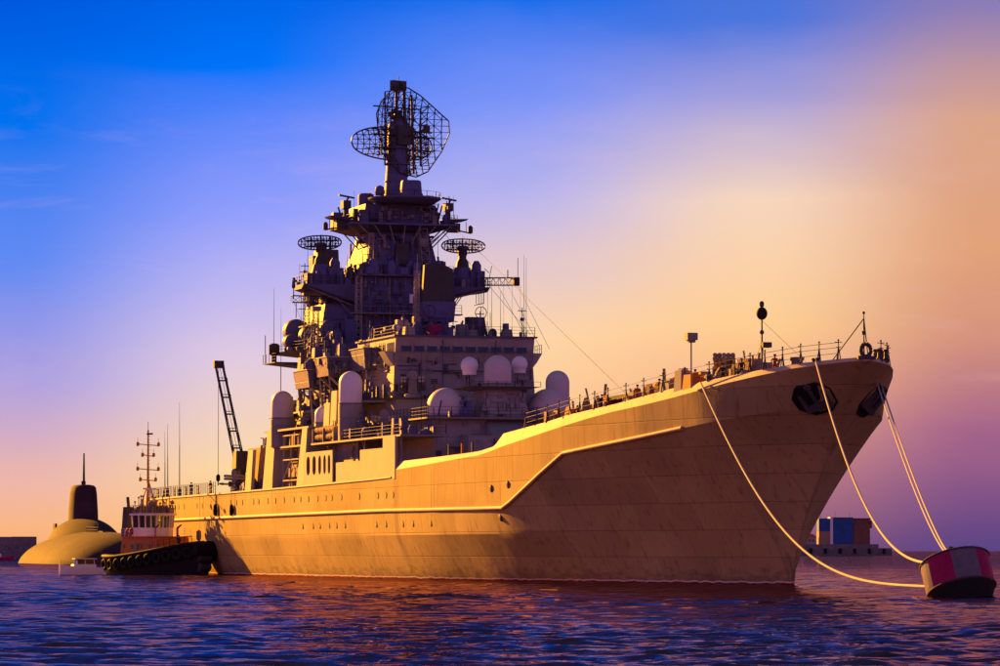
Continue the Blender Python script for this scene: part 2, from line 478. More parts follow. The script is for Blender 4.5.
# station: x, half breadth at deck, bulwark top, strip bottom, deck edge, knuckle
ST = [(16.9, 0.45, 18.20, 17.93, 15.34, 15.19), (15.5, 2.1, 18.08, 17.76, 15.07, 14.92), (14, 3.3, 17.96, 17.60, 14.87, 14.71), (12, 4.3, 17.85, 17.46, 14.67, 14.50),
      (8, 5.9, 17.51, 17.00, 14.24, 14.05), (4, 7.0, 17.21, 16.59, 13.90, 13.70), (0, 8.1, 16.85, 16.10, 13.54, 13.32), (-5, 9.05, 16.46, 15.57, 13.16, 12.90),
      (-10, 10.0, 15.95, 15.12, 12.77, 12.48), (-15, 10.7, 15.50, 14.79, 12.41, 12.14), (-20, 11.3, 15.17, 14.35, 12.05, 11.81), (-25, 11.85, 14.84, 13.86, 11.70, 11.47),
      (-30, 12.3, 14.36, 13.35, 11.40, 9.83), (-34, 12.5, 14.11, 12.99, 11.18, 8.56), (-38, 12.7, 13.85, 12.63, 10.96, 7.29), (-40, 12.8, 13.72, 12.45, 10.85, 6.78),
      (-41, 12.85, 13.65, 12.35, 10.80, 6.78), (-43.5, 13.0, 12.50, 12.05, 10.62, 6.79), (-47, 13.15, 12.2, 11.75, 10.35, 6.80), (-50, 13.3, 12.10, 11.66, 10.14, 6.81), (-55, 13.55, 12.01, 11.47, 10.12, 6.83),
      (-60, 13.8, 11.92, 11.28, 10.09, 6.84), (-66, 13.88, 11.84, 11.10, 10.08, 6.86), (-72.6, 13.95, 11.77, 10.94, 10.07, 6.89), (-72.7, 13.97, 10.40, 10.25, 10.06, 6.90), (-80, 14.07, 10.25, 10.13, 10.03, 6.91),
      (-90, 14.2, 10.15, 10.03, 9.93, 6.88), (-100, 14.2, 10.06, 9.94, 9.84, 6.86), (-120, 14.2, 9.88, 9.77, 9.65, 6.82), (-150, 14.2, 9.72, 9.60, 9.48, 6.75), (-180, 13.6, 9.65, 9.52, 9.40, 6.71), (-203, 12.0, 9.62, 9.5, 9.38, 6.70)][::-1]
TX = [s[0] for s in ST]
def col_of(i): return [(s[0], s[i]) for s in ST]
HB, ZT, ZB, ZD, ZR = (col_of(i) for i in range(1, 6))
WLB = [(-203, 9.6), (-180, 11.6), (-150, 12.5), (-110, 12.6), (-90, 12.3), (-70, 11.5), (-50, 9.9), (-30, 7.0), (-20, 5.1), (-10, 2.75), (-5, 1.45), (0, 0.12), (30, 0.12)]
STEM = [(-0.1, -3), (0, 0), (1.96, 3.74), (4.47, 6.69), (7.61, 9.58), (10.7, 12.59), (13.5, 15.3), (16.9, 17.9)]


def sm(a, b, x):
    t = max(0, min(1, (x - a) / (b - a))); return t * t * (3 - 2 * t)


def hull_hb(x, z):
    """half breadth of the hull at station x, height z"""
    hb, zt, zb, zd, zr = (lerp_table(t, x) for t in (HB, ZT, ZB, ZD, ZR))
    lean = 0.45
    if z > zb: return hb - lean * (z - zb) / max(0.3, zt - zb) * min(1, (zt - zb) / 0.6)
    z0 = lerp_table(STEM, x) if x > 0 else 0.0
    if z <= z0: return 0.10 if x > 0 else lerp_table(WLB, x)
    wl = lerp_table(WLB, x)
    # one sweep from stem to deck, for the foremost part
    s1 = (z - z0) / max(0.2, zb - z0)
    one = wl + (hb - wl) * s1 ** 0.80
    if x > 13.2: return one
    hr = hb - 0.10 * (zb - zr) * sm(-45, -5, x) * 0.9
    if z >= zr: two = hr + (hb - hr) * min(1, (z - zr) / max(0.2, zb - zr))
    else:
        s = (z - z0) / max(0.3, zr - z0)
        flare = wl + (hr - wl) * s ** (1.0 + 0.35 * sm(-60, -10, x))
        zk = 4.4
        if z < zk: slab = wl + (hr - 0.22 - wl) * (z / zk) ** 0.9
        else: slab = hr - 0.22 + 0.2 * (z - zk) / max(0.5, zr - zk)
        w = sm(-72, -12, x)
        two = slab * (1 - w) + flare * w
    w = sm(2, 13, x)
    return two * (1 - w) + one * w


def build_hull():
    xs = sorted(set(TX + list(np.arange(-200, -72, 6.0)) + list(np.arange(-71, 16, 2.0)) + [16.3, 1, -1]))
    rows = []
    for x in xs:
        zt, zb, zd, zr = (lerp_table(t, x) for t in (ZT, ZB, ZD, ZR))
        z0 = lerp_table(STEM, x) if x > 0 else -2.0
        zr = max(zr, z0 + 0.35 * (zb - z0))
        lv = [z0] + ([z0 + (zr - z0) * f for f in (0.03, 0.07, 0.13, 0.2, 0.27, 0.34, 0.41, 0.48, 0.55, 0.62, 0.69, 0.76, 0.83, 0.9, 0.96)] if x > 0 else
                     [0.0, 0.25, 0.6, 1.2, 1.9, 2.6, 3.3, 3.9, 4.4] + [4.4 + (zr - 4.4) * f for f in (0.14, 0.3, 0.46, 0.62, 0.78, 0.9)])
        lv += [zr, zr + (zb - zr) * 0.33, zr + (zb - zr) * 0.66, zb, zt]
        rows.append([(x, hull_hb(x, z), z) for z in lv])
    nl = len(rows[0]); V = []; F = []
    for r in rows:
        V += [(x, -y, z) for x, y, z in r] + [(x, y, z) for x, y, z in r]
    for i in range(len(rows) - 1):
        a, b = i * 2 * nl, (i + 1) * 2 * nl
        if rows[i][0][0] >= -1: F.append((a, a + nl, b + nl, b))
        for k in range(nl - 1):
            F.append((a + k, b + k, b + k + 1, a + k + 1))
            F.append((a + nl + k, a + nl + k + 1, b + nl + k + 1, b + nl + k))
    for k in range(nl - 1):    # transom and stem closing
        F.append((k, k + 1, nl + k + 1, nl + k))
        e = (len(rows) - 1) * 2 * nl
        F.append((e + k, e + nl + k, e + nl + k + 1, e + k + 1))
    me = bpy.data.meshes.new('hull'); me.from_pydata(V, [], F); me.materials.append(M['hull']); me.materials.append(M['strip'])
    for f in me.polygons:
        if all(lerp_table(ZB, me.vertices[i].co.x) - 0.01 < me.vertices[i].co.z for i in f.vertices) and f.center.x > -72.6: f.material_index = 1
    bm = bmesh.new(); bm.from_mesh(me); bmesh.ops.remove_doubles(bm, verts=bm.verts, dist=0.002); bmesh.ops.recalc_face_normals(bm, faces=bm.faces); bm.to_mesh(me); bm.free()
    me.shade_smooth(); me.set_sharp_from_angle(angle=R_(16))
    h = add('hull', me, ship)
    # deck sheet just below the bulwark top
    m = MB(); dx = [x for x in xs]
    for a, b in zip(dx[:-1], dx[1:]):
        za, zb_ = deck_z(a), deck_z(b)
        ya, yb = hull_hb(a, za) - 0.06, hull_hb(b, zb_) - 0.06
        m._add([(a, -ya, za), (b, -yb, zb_), (b, yb, zb_), (a, ya, za)], [(0, 1, 2, 3)])
    m.build('deck', 'deck', h)
    # rubbing rail along the knuckle, climbing to the forecastle
    for s in (-1, 1):
        pts = [(x, s * (hull_hb(x, lerp_table(ZR, x)) + 0.05), lerp_table(ZR, x)) for x in sorted(set(list(np.arange(-202, -40, 6.0)) + [-40, -38, -34, -30, -25, -22, -18, -14, -10, -6, -3]))]
        MB().path(pts, 0.19, 8).build('knuckle_rail', 'strip', h, smooth=60)
        pts = [(x, s * (hull_hb(x, lerp_table(ZB, x)) + 0.0), lerp_table(ZB, x) - 0.03) for x in np.arange(-202, -72.7, 4.0)]
        MB().path(pts, 0.13, 8).build('deck_edge_bar', 'pale', h, smooth=60)
    return h


def deck_z(x):
    return lerp_table([(-203, 9.42), (-150, 9.5), (-120, 9.68), (-100, 9.86), (-80, 10.04), (-60, 10.1), (-44.01, 10.3), (-44, 11.9), (-40, 13.0), (-30, 13.8), (-20, 14.65), (-10, 15.45), (0, 16.4), (8, 17.05), (14, 17.5), (16.9, 17.75)], x)


hull = build_hull()


# ---- hull fittings: portholes, fairleads, anchors in their pockets, draught line
def side_spot(x, z, s=-1):
    return Vector((x, s * hull_hb(x, z), z))


port_me = None
for z, xs in ((8.45, (-73.5, -76, -79, -86, -93, -97, -99.5, -103, -107, -110.5, -113.5, -118, -122, -125.5, -130, -132.5, -138, -141, -144)),
              (5.55, (-61, -67, -70.5, -76.5, -80, -92, -95.5, -98.5, -102.5, -105.5, -110)),
              (8.3, (-160, -163, -171, -174.5, -177, -179, -181, -183))):
    for x in xs:
        if port_me is None:
            mb = MB(); mb.lathe([(0.17, -0.03), (0.24, -0.03), (0.26, 0.03), (0.18, 0.05), (0.17, 0.02), (0.001, 0.02)], n=12, axis='y')
            o = mb.build('porthole', 'dark', hull); port_me = o.data
        else:
            o = add('porthole', port_me, hull)
        o.location = side_spot(x, z) + Vector((0, -0.02, 0)); o.scale = (1.15, 1, 1.35)

for x, z in ((-43.0, 8.6), (-38.6, 8.9), (-41.5, 5.9)):
    o = MB().lathe([(0.20, -0.1), (0.34, -0.05), (0.36, 0.08), (0.22, 0.10), (0.2, 0.02), (0.001, 0.0)], n=14, axis='y').build('fairlead', 'dark', hull)
    o.location = side_spot(x, z) + Vector((0, -0.04, 0)); o.rotation_euler = (0.15, 0, 0)


def surf_frame(x, z, s):
    p = side_spot(x, z, s); e = 0.2
    tx = (side_spot(x + e, z, s) - side_spot(x - e, z, s)).normalized()
    tz = (side_spot(x, z + e, s) - side_spot(x, z - e, s)).normalized()
    n = tx.cross(tz).normalized()
    if n.y * s < 0: n = -n
    return p, tx, tz, n


def anchor(x, z, s):
    p, tx, tz, n = surf_frame(x, z, s)
    mat = Matrix((tx, n, tz)).transposed().to_4x4(); mat.translation = p
    rec = MB()      # pocket plate with a raised rim
    oct_ = [(-1.75, 0.6), (-1.0, 1.45), (0.9, 1.35), (1.75, 0.5), (1.6, -0.9), (0.8, -1.5), (-0.7, -1.4), (-1.7, -0.5)]
    rec.prism(oct_, 'y', -0.35, 0.05)
    for a, b in zip(oct_, oct_[1:] + oct_[:1]): rec.tube((a[0], 0.07, a[1]), (b[0], 0.07, b[1]), 0.11, 6)
    r = rec.build('anchor_pocket', 'black', hull); r.matrix_local = mat
    a = MB()
    a.tube((0.1, 0.22, 1.3), (0.1, 0.30, -0.7), 0.17, 8)                 # shank
    a.prism([(-1.0, -0.95), (1.2, -0.95), (0.95, -0.45), (-0.75, -0.45)], 'y', 0.08, 0.52)   # crown
    for q in (-0.85, 1.05):
        a.hexa([(q - 0.2, 0.15, -0.9), (q + 0.2, 0.15, -0.9), (q + 0.2, 0.55, -0.9), (q - 0.2, 0.55, -0.9)],
               [(q * 1.12 - 0.09, 0.25, 0.75), (q * 1.12 + 0.09, 0.25, 0.75), (q * 1.12 + 0.09, 0.42, 0.75), (q * 1.12 - 0.09, 0.42, 0.75)])
    a.lathe([(0.24, -0.1), (0.34, 0), (0.24, 0.1)], (0.1, 0.25, 1.25), 10, 'y')
    o = a.build('anchor', 'dark', hull); o.matrix_local = mat


anchor(11.6, 15.1, -1)
anchor(11.0, 15.0, 1)

# bow fittings
m = MB()
for k in range(16):
    a0, a1 = 2 * math.pi * k / 16, 2 * math.pi * (k + 1) / 16
    m.tube((16.7, 0.42 * math.cos(a0), 18.75 + 0.5 * math.sin(a0)), (16.7, 0.42 * math.cos(a1), 18.75 + 0.5 * math.sin(a1)), 0.17, 8)
m.box(16.4, 16.95, -0.75, 0.75, 18.0, 18.3)
m.build('bullring', 'dark', ship, 50)
for k, (x, y) in enumerate(((15.2, 1.6), (14.4, 2.5))):
    m = MB(); m.box(x - 0.5, x + 0.5, y - 0.25, y + 0.25, 17.9, 18.2)
    for q in (-0.4, 0.4): m.lathe([(0.2, 18.2), (0.16, 18.3), (0.16, 18.75), (0.24, 18.85), (0.2, 18.95)], (x + q, y, 0), 10)
    m.build('roller_chock', 'dark', ship)
m = MB()
m.tube((16.3, 0, 17.9), (16.3, 0, 21.7), 0.075, 7, 0.04); m.tube((16.3, 0, 21.3), (13.2, -1.6, 17.9), 0.05, 6); m.tube((16.3, 0, 21.3), (13.4, 1.6, 17.9), 0.05, 6)
m.ball((16.3, 0, 21.75), 0.12, 8); m.box(16.2, 16.4, -0.12, 0.12, 20.0, 20.3)
m.build('jackstaff', 'dark', ship)

# forecastle stanchions with cross bars and their guard wires
stan_me = None
xs_st = [-35.5, -32.5, -29.8, -27.2, -24.8, -22.6, -19.5, -16.8, -13.3, -10, -6.8, -3.2, 0.6, 4.0, 6.2, 8.2, 10.2, 12.2, 14.0, 15.4]
frails = []
for s in (-1, 1):
    prev = None; rail = MB()
    for x in xs_st:
        zt = lerp_table(ZT, x); y = s * (hull_hb(x, zt) - 0.12)
        p = Vector((x, y, zt - 0.02))
        if prev is not None:
            for h in (0.5, 0.95, 1.35): rail.tube(prev + Vector((0, 0, h)), p + Vector((0, 0, h)), 0.022, 4)
        prev = p
    frails.append(rail.build('forecastle_guard_wires', 'wire', ship))
for s, frail in zip((-1, 1), frails):
    for x in xs_st:
        zt = lerp_table(ZT, x); y = s * (hull_hb(x, zt) - 0.12)
        if stan_me is None:
            m = MB()
            for a in ((-0.16, -0.1), (0.16, -0.1), (0, 0.16)): m.tube((a[0], a[1], -0.1), (0, 0, 1.0), 0.045, 5)
            m.tube((0, 0, 0.9), (0, 0, 1.5), 0.045, 6); m.tube((-0.3, 0, 1.35), (0.3, 0, 1.35), 0.03, 5); m.tube((-0.2, 0, 0.95), (0.2, 0, 0.95), 0.03, 5)
            m.ball((0, 0, 1.52), 0.08, 6)
            o = m.build('stanchion', 'dark', frail); stan_me = o.data
        else: o = add('stanchion', stan_me, frail)
        o.location = (x, y, zt); o.rotation_euler = (0, 0, (x * 7.3) % 3)


# ---- forecastle equipment
def rocket_launcher(x, y, z, rz):
    r = empty('rocket_launcher', (x, y, z), rz); r.parent = ship
    MB().lathe([(1.0, 0), (1.0, 0.35), (0.65, 0.5), (0.55, 1.1), (0.001, 1.15)], n=18).build('turntable', 'mid', r)
    c = MB()
    for s in (-1, 1): c.prism([(-0.5, 0.8), (0.5, 0.8), (0.25, 1.9), (-0.25, 1.9)], 'y', s * 0.95 - 0.08, s * 0.95 + 0.08)
    c.build('cradle', 'mid', r)
    e = R_(38)
    for i in range(5):
        for j in range(2):
            if i in (2,) and j == 1: pass
            yy = -0.74 + i * 0.37; off = j * 0.42
            a = Vector((-0.9 * math.cos(e) - off * math.sin(e), yy, 1.55 - 0.9 * math.sin(e) + off * math.cos(e)))
            d = Vector((math.cos(e), 0, math.sin(e)))
            mb = MB(); mb.tube(a, a + d * 2.4, 0.17, 10); mb.tube(a + d * 2.25, a + d * 2.46, 0.195, 10); mb.tube(a + d * 0.3, a + d * 0.45, 0.19, 10)
            mb.build('launch_tube', 'canvas', r)
    return r


rocket_launcher(-1.5, -5.2, deck_z(-1.5) + 0.05, R_(-25))
m = MB(); m.frus((-1.8, 1.8, -1.3, 1.3), 0, (-1.5, 1.5, -1.0, 1.0), 1.6); m.box(-1.2, 0.4, -0.7, 0.7, 1.6, 1.95); m.tube((1.0, -0.6, 1.6), (1.0, -0.6, 2.2), 0.1)
o = m.build('covered_winch', 'canvas', ship, 40); o.location = (3.4, -4.6, deck_z(3.4)); o.rotation_euler = (0, 0, 0.2)
for x, y in ((8.8, -2.8), (9.2, 2.8)):
    m = MB(); m.lathe([(0.8, 0), (0.8, 0.3), (0.5, 0.45), (0.42, 1.0), (0.62, 1.25), (0.62, 1.4), (0.001, 1.45)], n=18)
    for k in range(8):
        a = k * math.pi / 4; m.box(-0.03 + 0.45 * math.cos(a), 0.03 + 0.45 * math.cos(a), -0.03 + 0.45 * math.sin(a), 0.03 + 0.45 * math.sin(a), 0.45, 1.1)
    o = m.build('capstan', 'mid', ship); o.location = (x, y, deck_z(x))
for x, y in ((3.5, -6.0), (-4, -8.1), (-14, -9.6), (12.5, -2.6), (12.5, 2.6), (-24, -10.8), (3.5, 6.0), (-14, 9.6)):
    m = MB(); m.box(-0.7, 0.7, -0.25, 0.25, 0, 0.12)
    for q in (-0.42, 0.42): m.lathe([(0.2, 0.1), (0.17, 0.2), (0.17, 0.75), (0.25, 0.8), (0.2, 0.9), (0.001, 0.92)], (q, 0, 0), 12)
    o = m.build('bollard', 'dark', ship); o.location = (x, y, deck_z(x))
# signal mast with ball shape on the forecastle
m = MB(); zb = deck_z(-6.5)
m.tube((-6.5, 0, zb), (-6.5, 0, 23.9), 0.11, 7, 0.06)
for a in (-1.6, 1.6): m.tube((-6.5, 0, 20.5), (-8.4, a, zb), 0.03, 4)
m.tube((-6.5, 0, 22.4), (4.5, 0.8, deck_z(4.5) + 0.6), 0.018, 4)
m.box(-6.9, -6.1, -0.05, 0.75, 20.1, 20.55); m.ball((-6.5, 0, 21.4), 0.2, 8); m.lathe([(0.16, 23.55), (0.2, 23.7), (0.2, 23.95), (0.1, 24.05)], (-6.5, 0, 0), 8)
sig = m.build('anchor_light_mast', 'dark', ship)
MB().ball((-6.5, 0, 23.0), 0.48, 14, 1.15).build('anchor_ball', 'black', sig)
m = MB(); m.tube((0, 0, 0), (0, 0, 4.1), 0.07, 6); m.box(-0.4, 0.4, -0.45, 0.45, 4.0, 4.6); m.box(-0.25, 0.25, -0.3, 0.3, 3.8, 4.0)
o = m.build('floodlight_post', 'mid', ship); o.location = (-0.9, -8.4, deck_z(-0.9))
# low breakwater and launcher hatches, reels and lockers
m = MB()
for s in (-1, 1): m.hexa([(-9.3, 0, 15.0), (-9.0, 0, 15.0), (-13.0, s * 9.0, 14.8), (-13.3, s * 9.0, 14.8)], [(-9.9, 0, 16.0), (-9.75, 0, 16.0), (-13.6, s * 9.0, 15.9), (-13.75, s * 9.0, 15.9)])
m.build('breakwater', 'grey', ship)
for k in range(6):
    for s in (-1, 1):
        x = -20 - k * 3.4; m = MB(); m.frus((-1.25, 1.25, -0.95, 0.95), 0, (-1.1, 1.1, -0.8, 0.8), 0.3); m.tube((-1.3, -0.6, 0.15), (-1.3, 0.6, 0.15), 0.09)
        o = m.build('missile_hatch', 'grey', ship); o.location = (x, s * 2.0, deck_z(x))
for x, y, a in ((-18.2, -9.6, 0.15), (-8.5, -8.2, 0.25), (-26.5, -10.4, 0.1)):
    r = empty('hose_reel', (x, y, deck_z(x)), a); r.parent = ship
    m = MB()
    for s in (-0.55, 0.55): m.prism([(-0.5, 0), (0.5, 0), (0.12, 1.0), (-0.12, 1.0)], 'y', s - 0.05, s + 0.05)
    m.build('frame', 'mid', r)
    MB().lathe([(0.62, -0.5), (0.62, -0.44), (0.42, -0.42), (0.42, 0.42), (0.62, 0.44), (0.62, 0.5)], (0, 0, 0.95), 16, 'y').build('drum', 'orange', r)
m = MB(); m.prism([(-2.0, 0.9), (1.9, 1.15), (2.3, 1.4), (-2.2, 1.4)], 'y', -0.75, 0.75)
for q in (-1.2, 1.2):
    for s in (-0.5, 0.5): m.tube((q, s, 0), (q, s, 1.0), 0.06)
o = m.build('gangway_stow', 'dark', ship); o.location = (-16.6, -8.8, deck_z(-16.6)); o.rotation_euler = (0, -0.05, 0.18)
m = MB(); m.tube((0, 0, 0), (0, 0, 1.1), 0.16, 8); m.hexa([(-0.9, -0.4, 1.35), (0.7, -0.4, 0.85), (0.7, 0.4, 0.85), (-0.9, 0.4, 1.35)], [(-0.9, -0.4, 1.6), (0.7, -0.4, 1.15), (0.7, 0.4, 1.15), (-0.9, 0.4, 1.6)]); m.ball((0, 0, 0.3), 0.55, 10, 0.6)
o = m.build('covered_director', 'dark', ship); o.location = (-34.5, -8.8, lerp_table(ZT, -34.5) - 0.4)
for x, y, w, h, mt in ((-11, -8.4, 1.4, 1.5, 'canvas'), (-6.6, -8.3, 1.7, 1.2, 'mid'), (-4.0, -8.0, 1.2, 1.9, 'pale'), (-2.4, -7.7, 1.6, 1.35, 'orange'), (-13.6, -8.9, 1.0, 1.3, 'mid')):
    m = MB(); m.frus((-w / 2, w / 2, -0.6, 0.6), 0, (-w * 0.42, w * 0.42, -0.5, 0.5), h); m.box(-w * 0.3, w * 0.3, -0.25, 0.25, h, h + 0.2)
    o = m.build('deck_locker', mt, ship); o.location = (x, y, deck_z(x)); o.rotation_euler = (0, 0, 0.2)


# ---- forward superstructure
def wall_ribs(mb, x, y0, y1, z0, z1, n, d=0.06):
    for k in range(n):
        y = y0 + (y1 - y0) * (k + 0.5) / n; mb.box(x, x + d, y - 0.04, y + 0.04, z0, z1)


def window(parent, x, y, z, w=0.95, h=0.85, lean=0.0, side=False, name='window'):
    m = MB(); m.m = 0
    if side:
        m.box(-w / 2, w / 2, -0.03, 0.01, -h / 2, h / 2); m.m = 1
        for a, b, c, d in ((-w / 2 - .07, w / 2 + .07, h / 2, h / 2 + .07), (-w / 2 - .07, w / 2 + .07, -h / 2 - .07, -h / 2), (-w / 2 - .07, -w / 2, -h / 2, h / 2), (w / 2, w / 2 + .07, -h / 2, h / 2)): m.box(a, b, -0.07, 0.02, c, d)
    else:
        m.box(-0.01, 0.03, -w / 2, w / 2, -h / 2, h / 2); m.m = 1
        for a, b, c, d in ((-w / 2 - .07, w / 2 + .07, h / 2, h / 2 + .07), (-w / 2 - .07, w / 2 + .07, -h / 2 - .07, -h / 2), (-w / 2 - .07, -w / 2, -h / 2, h / 2), (w / 2, w / 2 + .07, -h / 2, h / 2)): m.box(-0.02, 0.08, a, b, c, d)
    o = m.build(name, ['glass', 'tower'], parent, 0); o.location = (x, y, z); o.rotation_euler = (0, lean, 0)
    return o


def door(parent, x, y, z, side=False):
    m = MB()
    if side: m.box(-0.4, 0.4, -0.08, 0.0, 0, 1.85); m.tube((0.25, -0.08, 0.9), (0.25, -0.16, 0.9), 0.05)
    else: m.box(0, 0.08, -0.4, 0.4, 0, 1.85); m.tube((0.08, 0.25, 0.9), (0.16, 0.25, 0.9), 0.05)
    o = m.build('door', 'mid', parent); o.location = (x, y, z); return o


def radome(name, x, y, z, r, z1, mat, base_h=0.0, base_r=None, squash=None):
    o = empty(name, (x, y, z)); o.parent = ship
    if base_h: MB().lathe([((base_r or r) * 1.04, 0), ((base_r or r) * 1.04, base_h - 0.1), ((base_r or r) * 0.98, base_h)], n=24).build('pedestal', 'grey', o)
    MB().capsule((0, 0, 0), r, base_h, z1 - z, 28).build('dome', mat, o, 60)
    m = MB()
    for k in range(14):
        a = 2 * math.pi * k / 14; m.tube(((r * 1.0) * math.cos(a), r * math.sin(a), base_h + 0.05), (r * 1.06 * math.cos(a), r * 1.06 * math.sin(a), base_h + 0.05), 0.06, 5)
    m.lathe([(r * 1.0, base_h + 0.0), (r * 1.07, base_h), (r * 1.07, base_h + 0.12), (r * 1.0, base_h + 0.12)], n=28)
    m.build('flange', 'mid', o)
    return o


# deckhouse right forward, with the pair of squat domes on it
m = MB()
m.frus((-97, -79.0, -8.3, 8.3), 10.0, (-97, -79.8, -8.0, 8.0), 16.3)
m.frus((-79.4, -75.5, -5.6, 8.6), 10.05, (-79.6, -76.6, -5.2, 8.2), 14.55)
dh = m.build('forward_deckhouse', 'grey', ship)
m = MB(); m.box(-96, -78.6, -9.0, 9.0, 16.3, 16.46); dp = m.build('deckhouse_roof', 'mid', dh)
railing([(-79, -8.8, 16.46), (-79, 8.8, 16.46)], 1.05, 1.3).build('railing', 'wire', dh)
railing([(-79, -8.8, 16.46), (-92, -8.8, 16.46)], 1.05, 1.3).build('railing', 'wire', dh)
door(dh, -75.95, -2.5, 11.0); door(dh, -79.2, -7.0, 10.3)
wall = MB(); wall_ribs(wall, -76.35, -4.9, 8.0, 10.6, 14.2, 9); wall.build('stiffener', 'grey', dh)
# 01 deck overhanging the starboard and port passages
m = MB(); m.box(-128, -72.9, -13.4, -8.31, 14.3, 14.5); m.box(-128, -72.9, 8.61, 13.4, 14.3, 14.5); m.build('shelter_deck', 'mid', ship)
m = MB(); m.box(-130, -97.1, -11.3, 11.3, 9.7, 14.3); side_wall = m.build('passage_wall', 'grey', ship)
for x in (-100, -106, -118, -126): door(side_wall, x, -11.3, 10.0, True)
for x in (-74, -80, -88):
    m = MB(); m.tube((x, -13.0, 10.0), (x, -13.0, 14.3), 0.08, 6); m.tube((x, -13.0, 13.0), (x - 1.0, -13.0, 14.3), 0.06, 6); m.build('deck_pillar', 'pale', ship)
railing([(-73.1, -8.6, 14.5), (-73.1, -13.2, 14.5), (-96, -13.2, 14.5)], 1.05, 1.4).build('shelter_deck_railing', 'wire', ship)

# pedestal with the tall central radome and its two white balls
m = MB(); m.frus((-88, -81.2, -2.6, 3.0), 16.3, (-86.6, -82.2, -1.5, 2.1), 19.55); m.frus((-86, -76.7, -2.6, 3.2), 14.55, (-86, -80.5, -2.3, 2.9), 16.6)
ped = m.build('radome_pedestal', 'grey', ship)
m = MB(); m.hexa([(-87.2, -1.9, 19.45), (-81.4, -1.9, 19.45), (-81.4, 2.5, 19.45), (-87.2, 2.5, 19.45)], [(-88, -3.7, 19.75), (-80.9, -3.7, 19.75), (-80.9, 4.0, 19.75), (-88, 4.0, 19.75)]); m.build('platform', 'grey', ped)
railing([(-81, -3.6, 19.75), (-81, 3.9, 19.75)], 0.5, 1.0, 1).build('railing', 'wire', ped)
radome('central_radome', -84, 0.15, 19.75, 1.42, 23.13, 'radome', 0.35)
for y, zc, r in ((-2.45, 22.05, 0.93), (3.0, 22.3, 0.84)):
    o = empty('ball_radome', (-85.5, y, 19.75)); o.parent = ship
    m = MB()
    for a in range(4): m.tube((0.45 * math.cos(a * 1.57), 0.45 * math.sin(a * 1.57), 0), (0.5 * math.cos(a * 1.57), 0.5 * math.sin(a * 1.57), zc - 20.6), 0.06, 5)
    m.lathe([(0.62, zc - 20.65), (0.62, zc - 20.55)], n=16); m.build('stand', 'mid', o)
    MB().lathe([(r * 0.78, zc - 20.7), (r * 0.8, zc - 20.2)] + [(max(1e-3, r * math.cos(R_(a))), zc - 19.75 + r * math.sin(R_(a))) for a in range(-30, 91, 12)], n=24).build('dome', 'dome_white', o, 60)
radome('squat_radome', -84, -5.5, 16.46, 1.9, 19.64, 'radome', 0.25)
radome('squat_radome', -84, 5.6, 16.46, 2.0, 19.7, 'radome', 0.25)
radome('drum_radome', -98.0, -11.9, 14.5, 1.25, 21.9, 'dome_white', 3.9, 1.27)
radome('drum_radome', -90, 8.6, 16.46, 1.27, 21.9, 'radome', 0.9, 1.27)
radome('drum_radome', -125, -12.7, 14.5, 1.25, 20.85, 'radome', 3.2, 1.3)
radome('small_radome', -109, -12.0, 16.3, 0.98, 18.6, 'dome_white', 0.4)

# ---- bridge block
m = MB()
m.frus((-111, -95.4, -8.0, 8.0), 16.46, (-111, -95.8, -7.7, 7.7), 22.9)
m.frus((-111, -95.8, -7.7, 7.7), 22.9, (-111, -95.2, -7.7, 7.7), 25.55)
bridge = m.build('bridge', 'grey', ship)
m = MB(); m.box(-111, -94.9, -7.95, 7.95, 25.55, 25.72); m.build('bridge_roof', 'tower', bridge)
for k in range(10): window(bridge, -95.43, -6.5 + k * 1.42, 24.45, 0.95, 0.85, -0.22)
for k in range(3): window(bridge, -96.3 - k * 0.95, -7.71, 24.45, 0.5, 0.95, side=True)
for k in range(3): window(bridge, -100 - k * 1.6, -7.71, 24.45, 0.7, 0.7, side=True)
window(bridge, -95.58, 0.5, 21.0, 0.45, 0.9); window(bridge, -95.55, -4.2, 19.0, 0.5, 0.5)
for s in (-1, 1):      # bridge wings
    m = MB(); y = s * 7.7
    m.hexa([(-98.2, y, 22.4), (-95.9, y, 22.4), (-95.9, y + s * 0.5, 23.0), (-98.2, y + s * 0.5, 23.0)], [(-98.2, y, 24.0), (-95.9, y, 24.0), (-95.9, y + s * 1.1, 24.0), (-98.2, y + s * 1.1, 24.0)])
    m.build('bridge_wing', 'pale', bridge)
    railing([(-95.9, y + s * 1.0, 24.0), (-98.2, y + s * 1.0, 24.0)], 0.9, 0.8, 2).build('wing_railing', 'wire', bridge)
m = MB(); m.hexa([(-95.9, -9.6, 18.75), (-91.8, -9.6, 18.75), (-91.8, -1.5, 18.75), (-95.9, -1.5, 18.75)], [(-95.9, -9.9, 18.9), (-91.2, -9.9, 18.9), (-91.2, -1.0, 18.9), (-95.9, -1.0, 18.9)])
m.frus((-95.9, -92.2, -8.2, -2.2), 16.46, (-95.9, -92.0, -8.6, -2.0), 18.75); gunplat = m.build('gun_platform', 'grey', ship)
m = MB(); m.tube((-95.3, -2.5, 16.5), (-95.3, -2.5, 25.5), 0.06); m.tube((-95.3, 3.4, 19.5), (-95.3, 3.4, 25.5), 0.05); m.tube((-95.2, -7.4, 22.0), (-95.2, 7.4, 22.0), 0.05)
m.build('cable_run', 'tower', bridge)
railing([(-95.1, -7.7, 25.72), (-95.1, 7.7, 25.72)], 1.0, 1.3).build('roof_railing', 'wire', bridge)
railing([(-95.1, -7.8, 25.72), (-104, -7.8, 25.72)], 1.0, 1.3).build('roof_railing', 'wire', bridge)


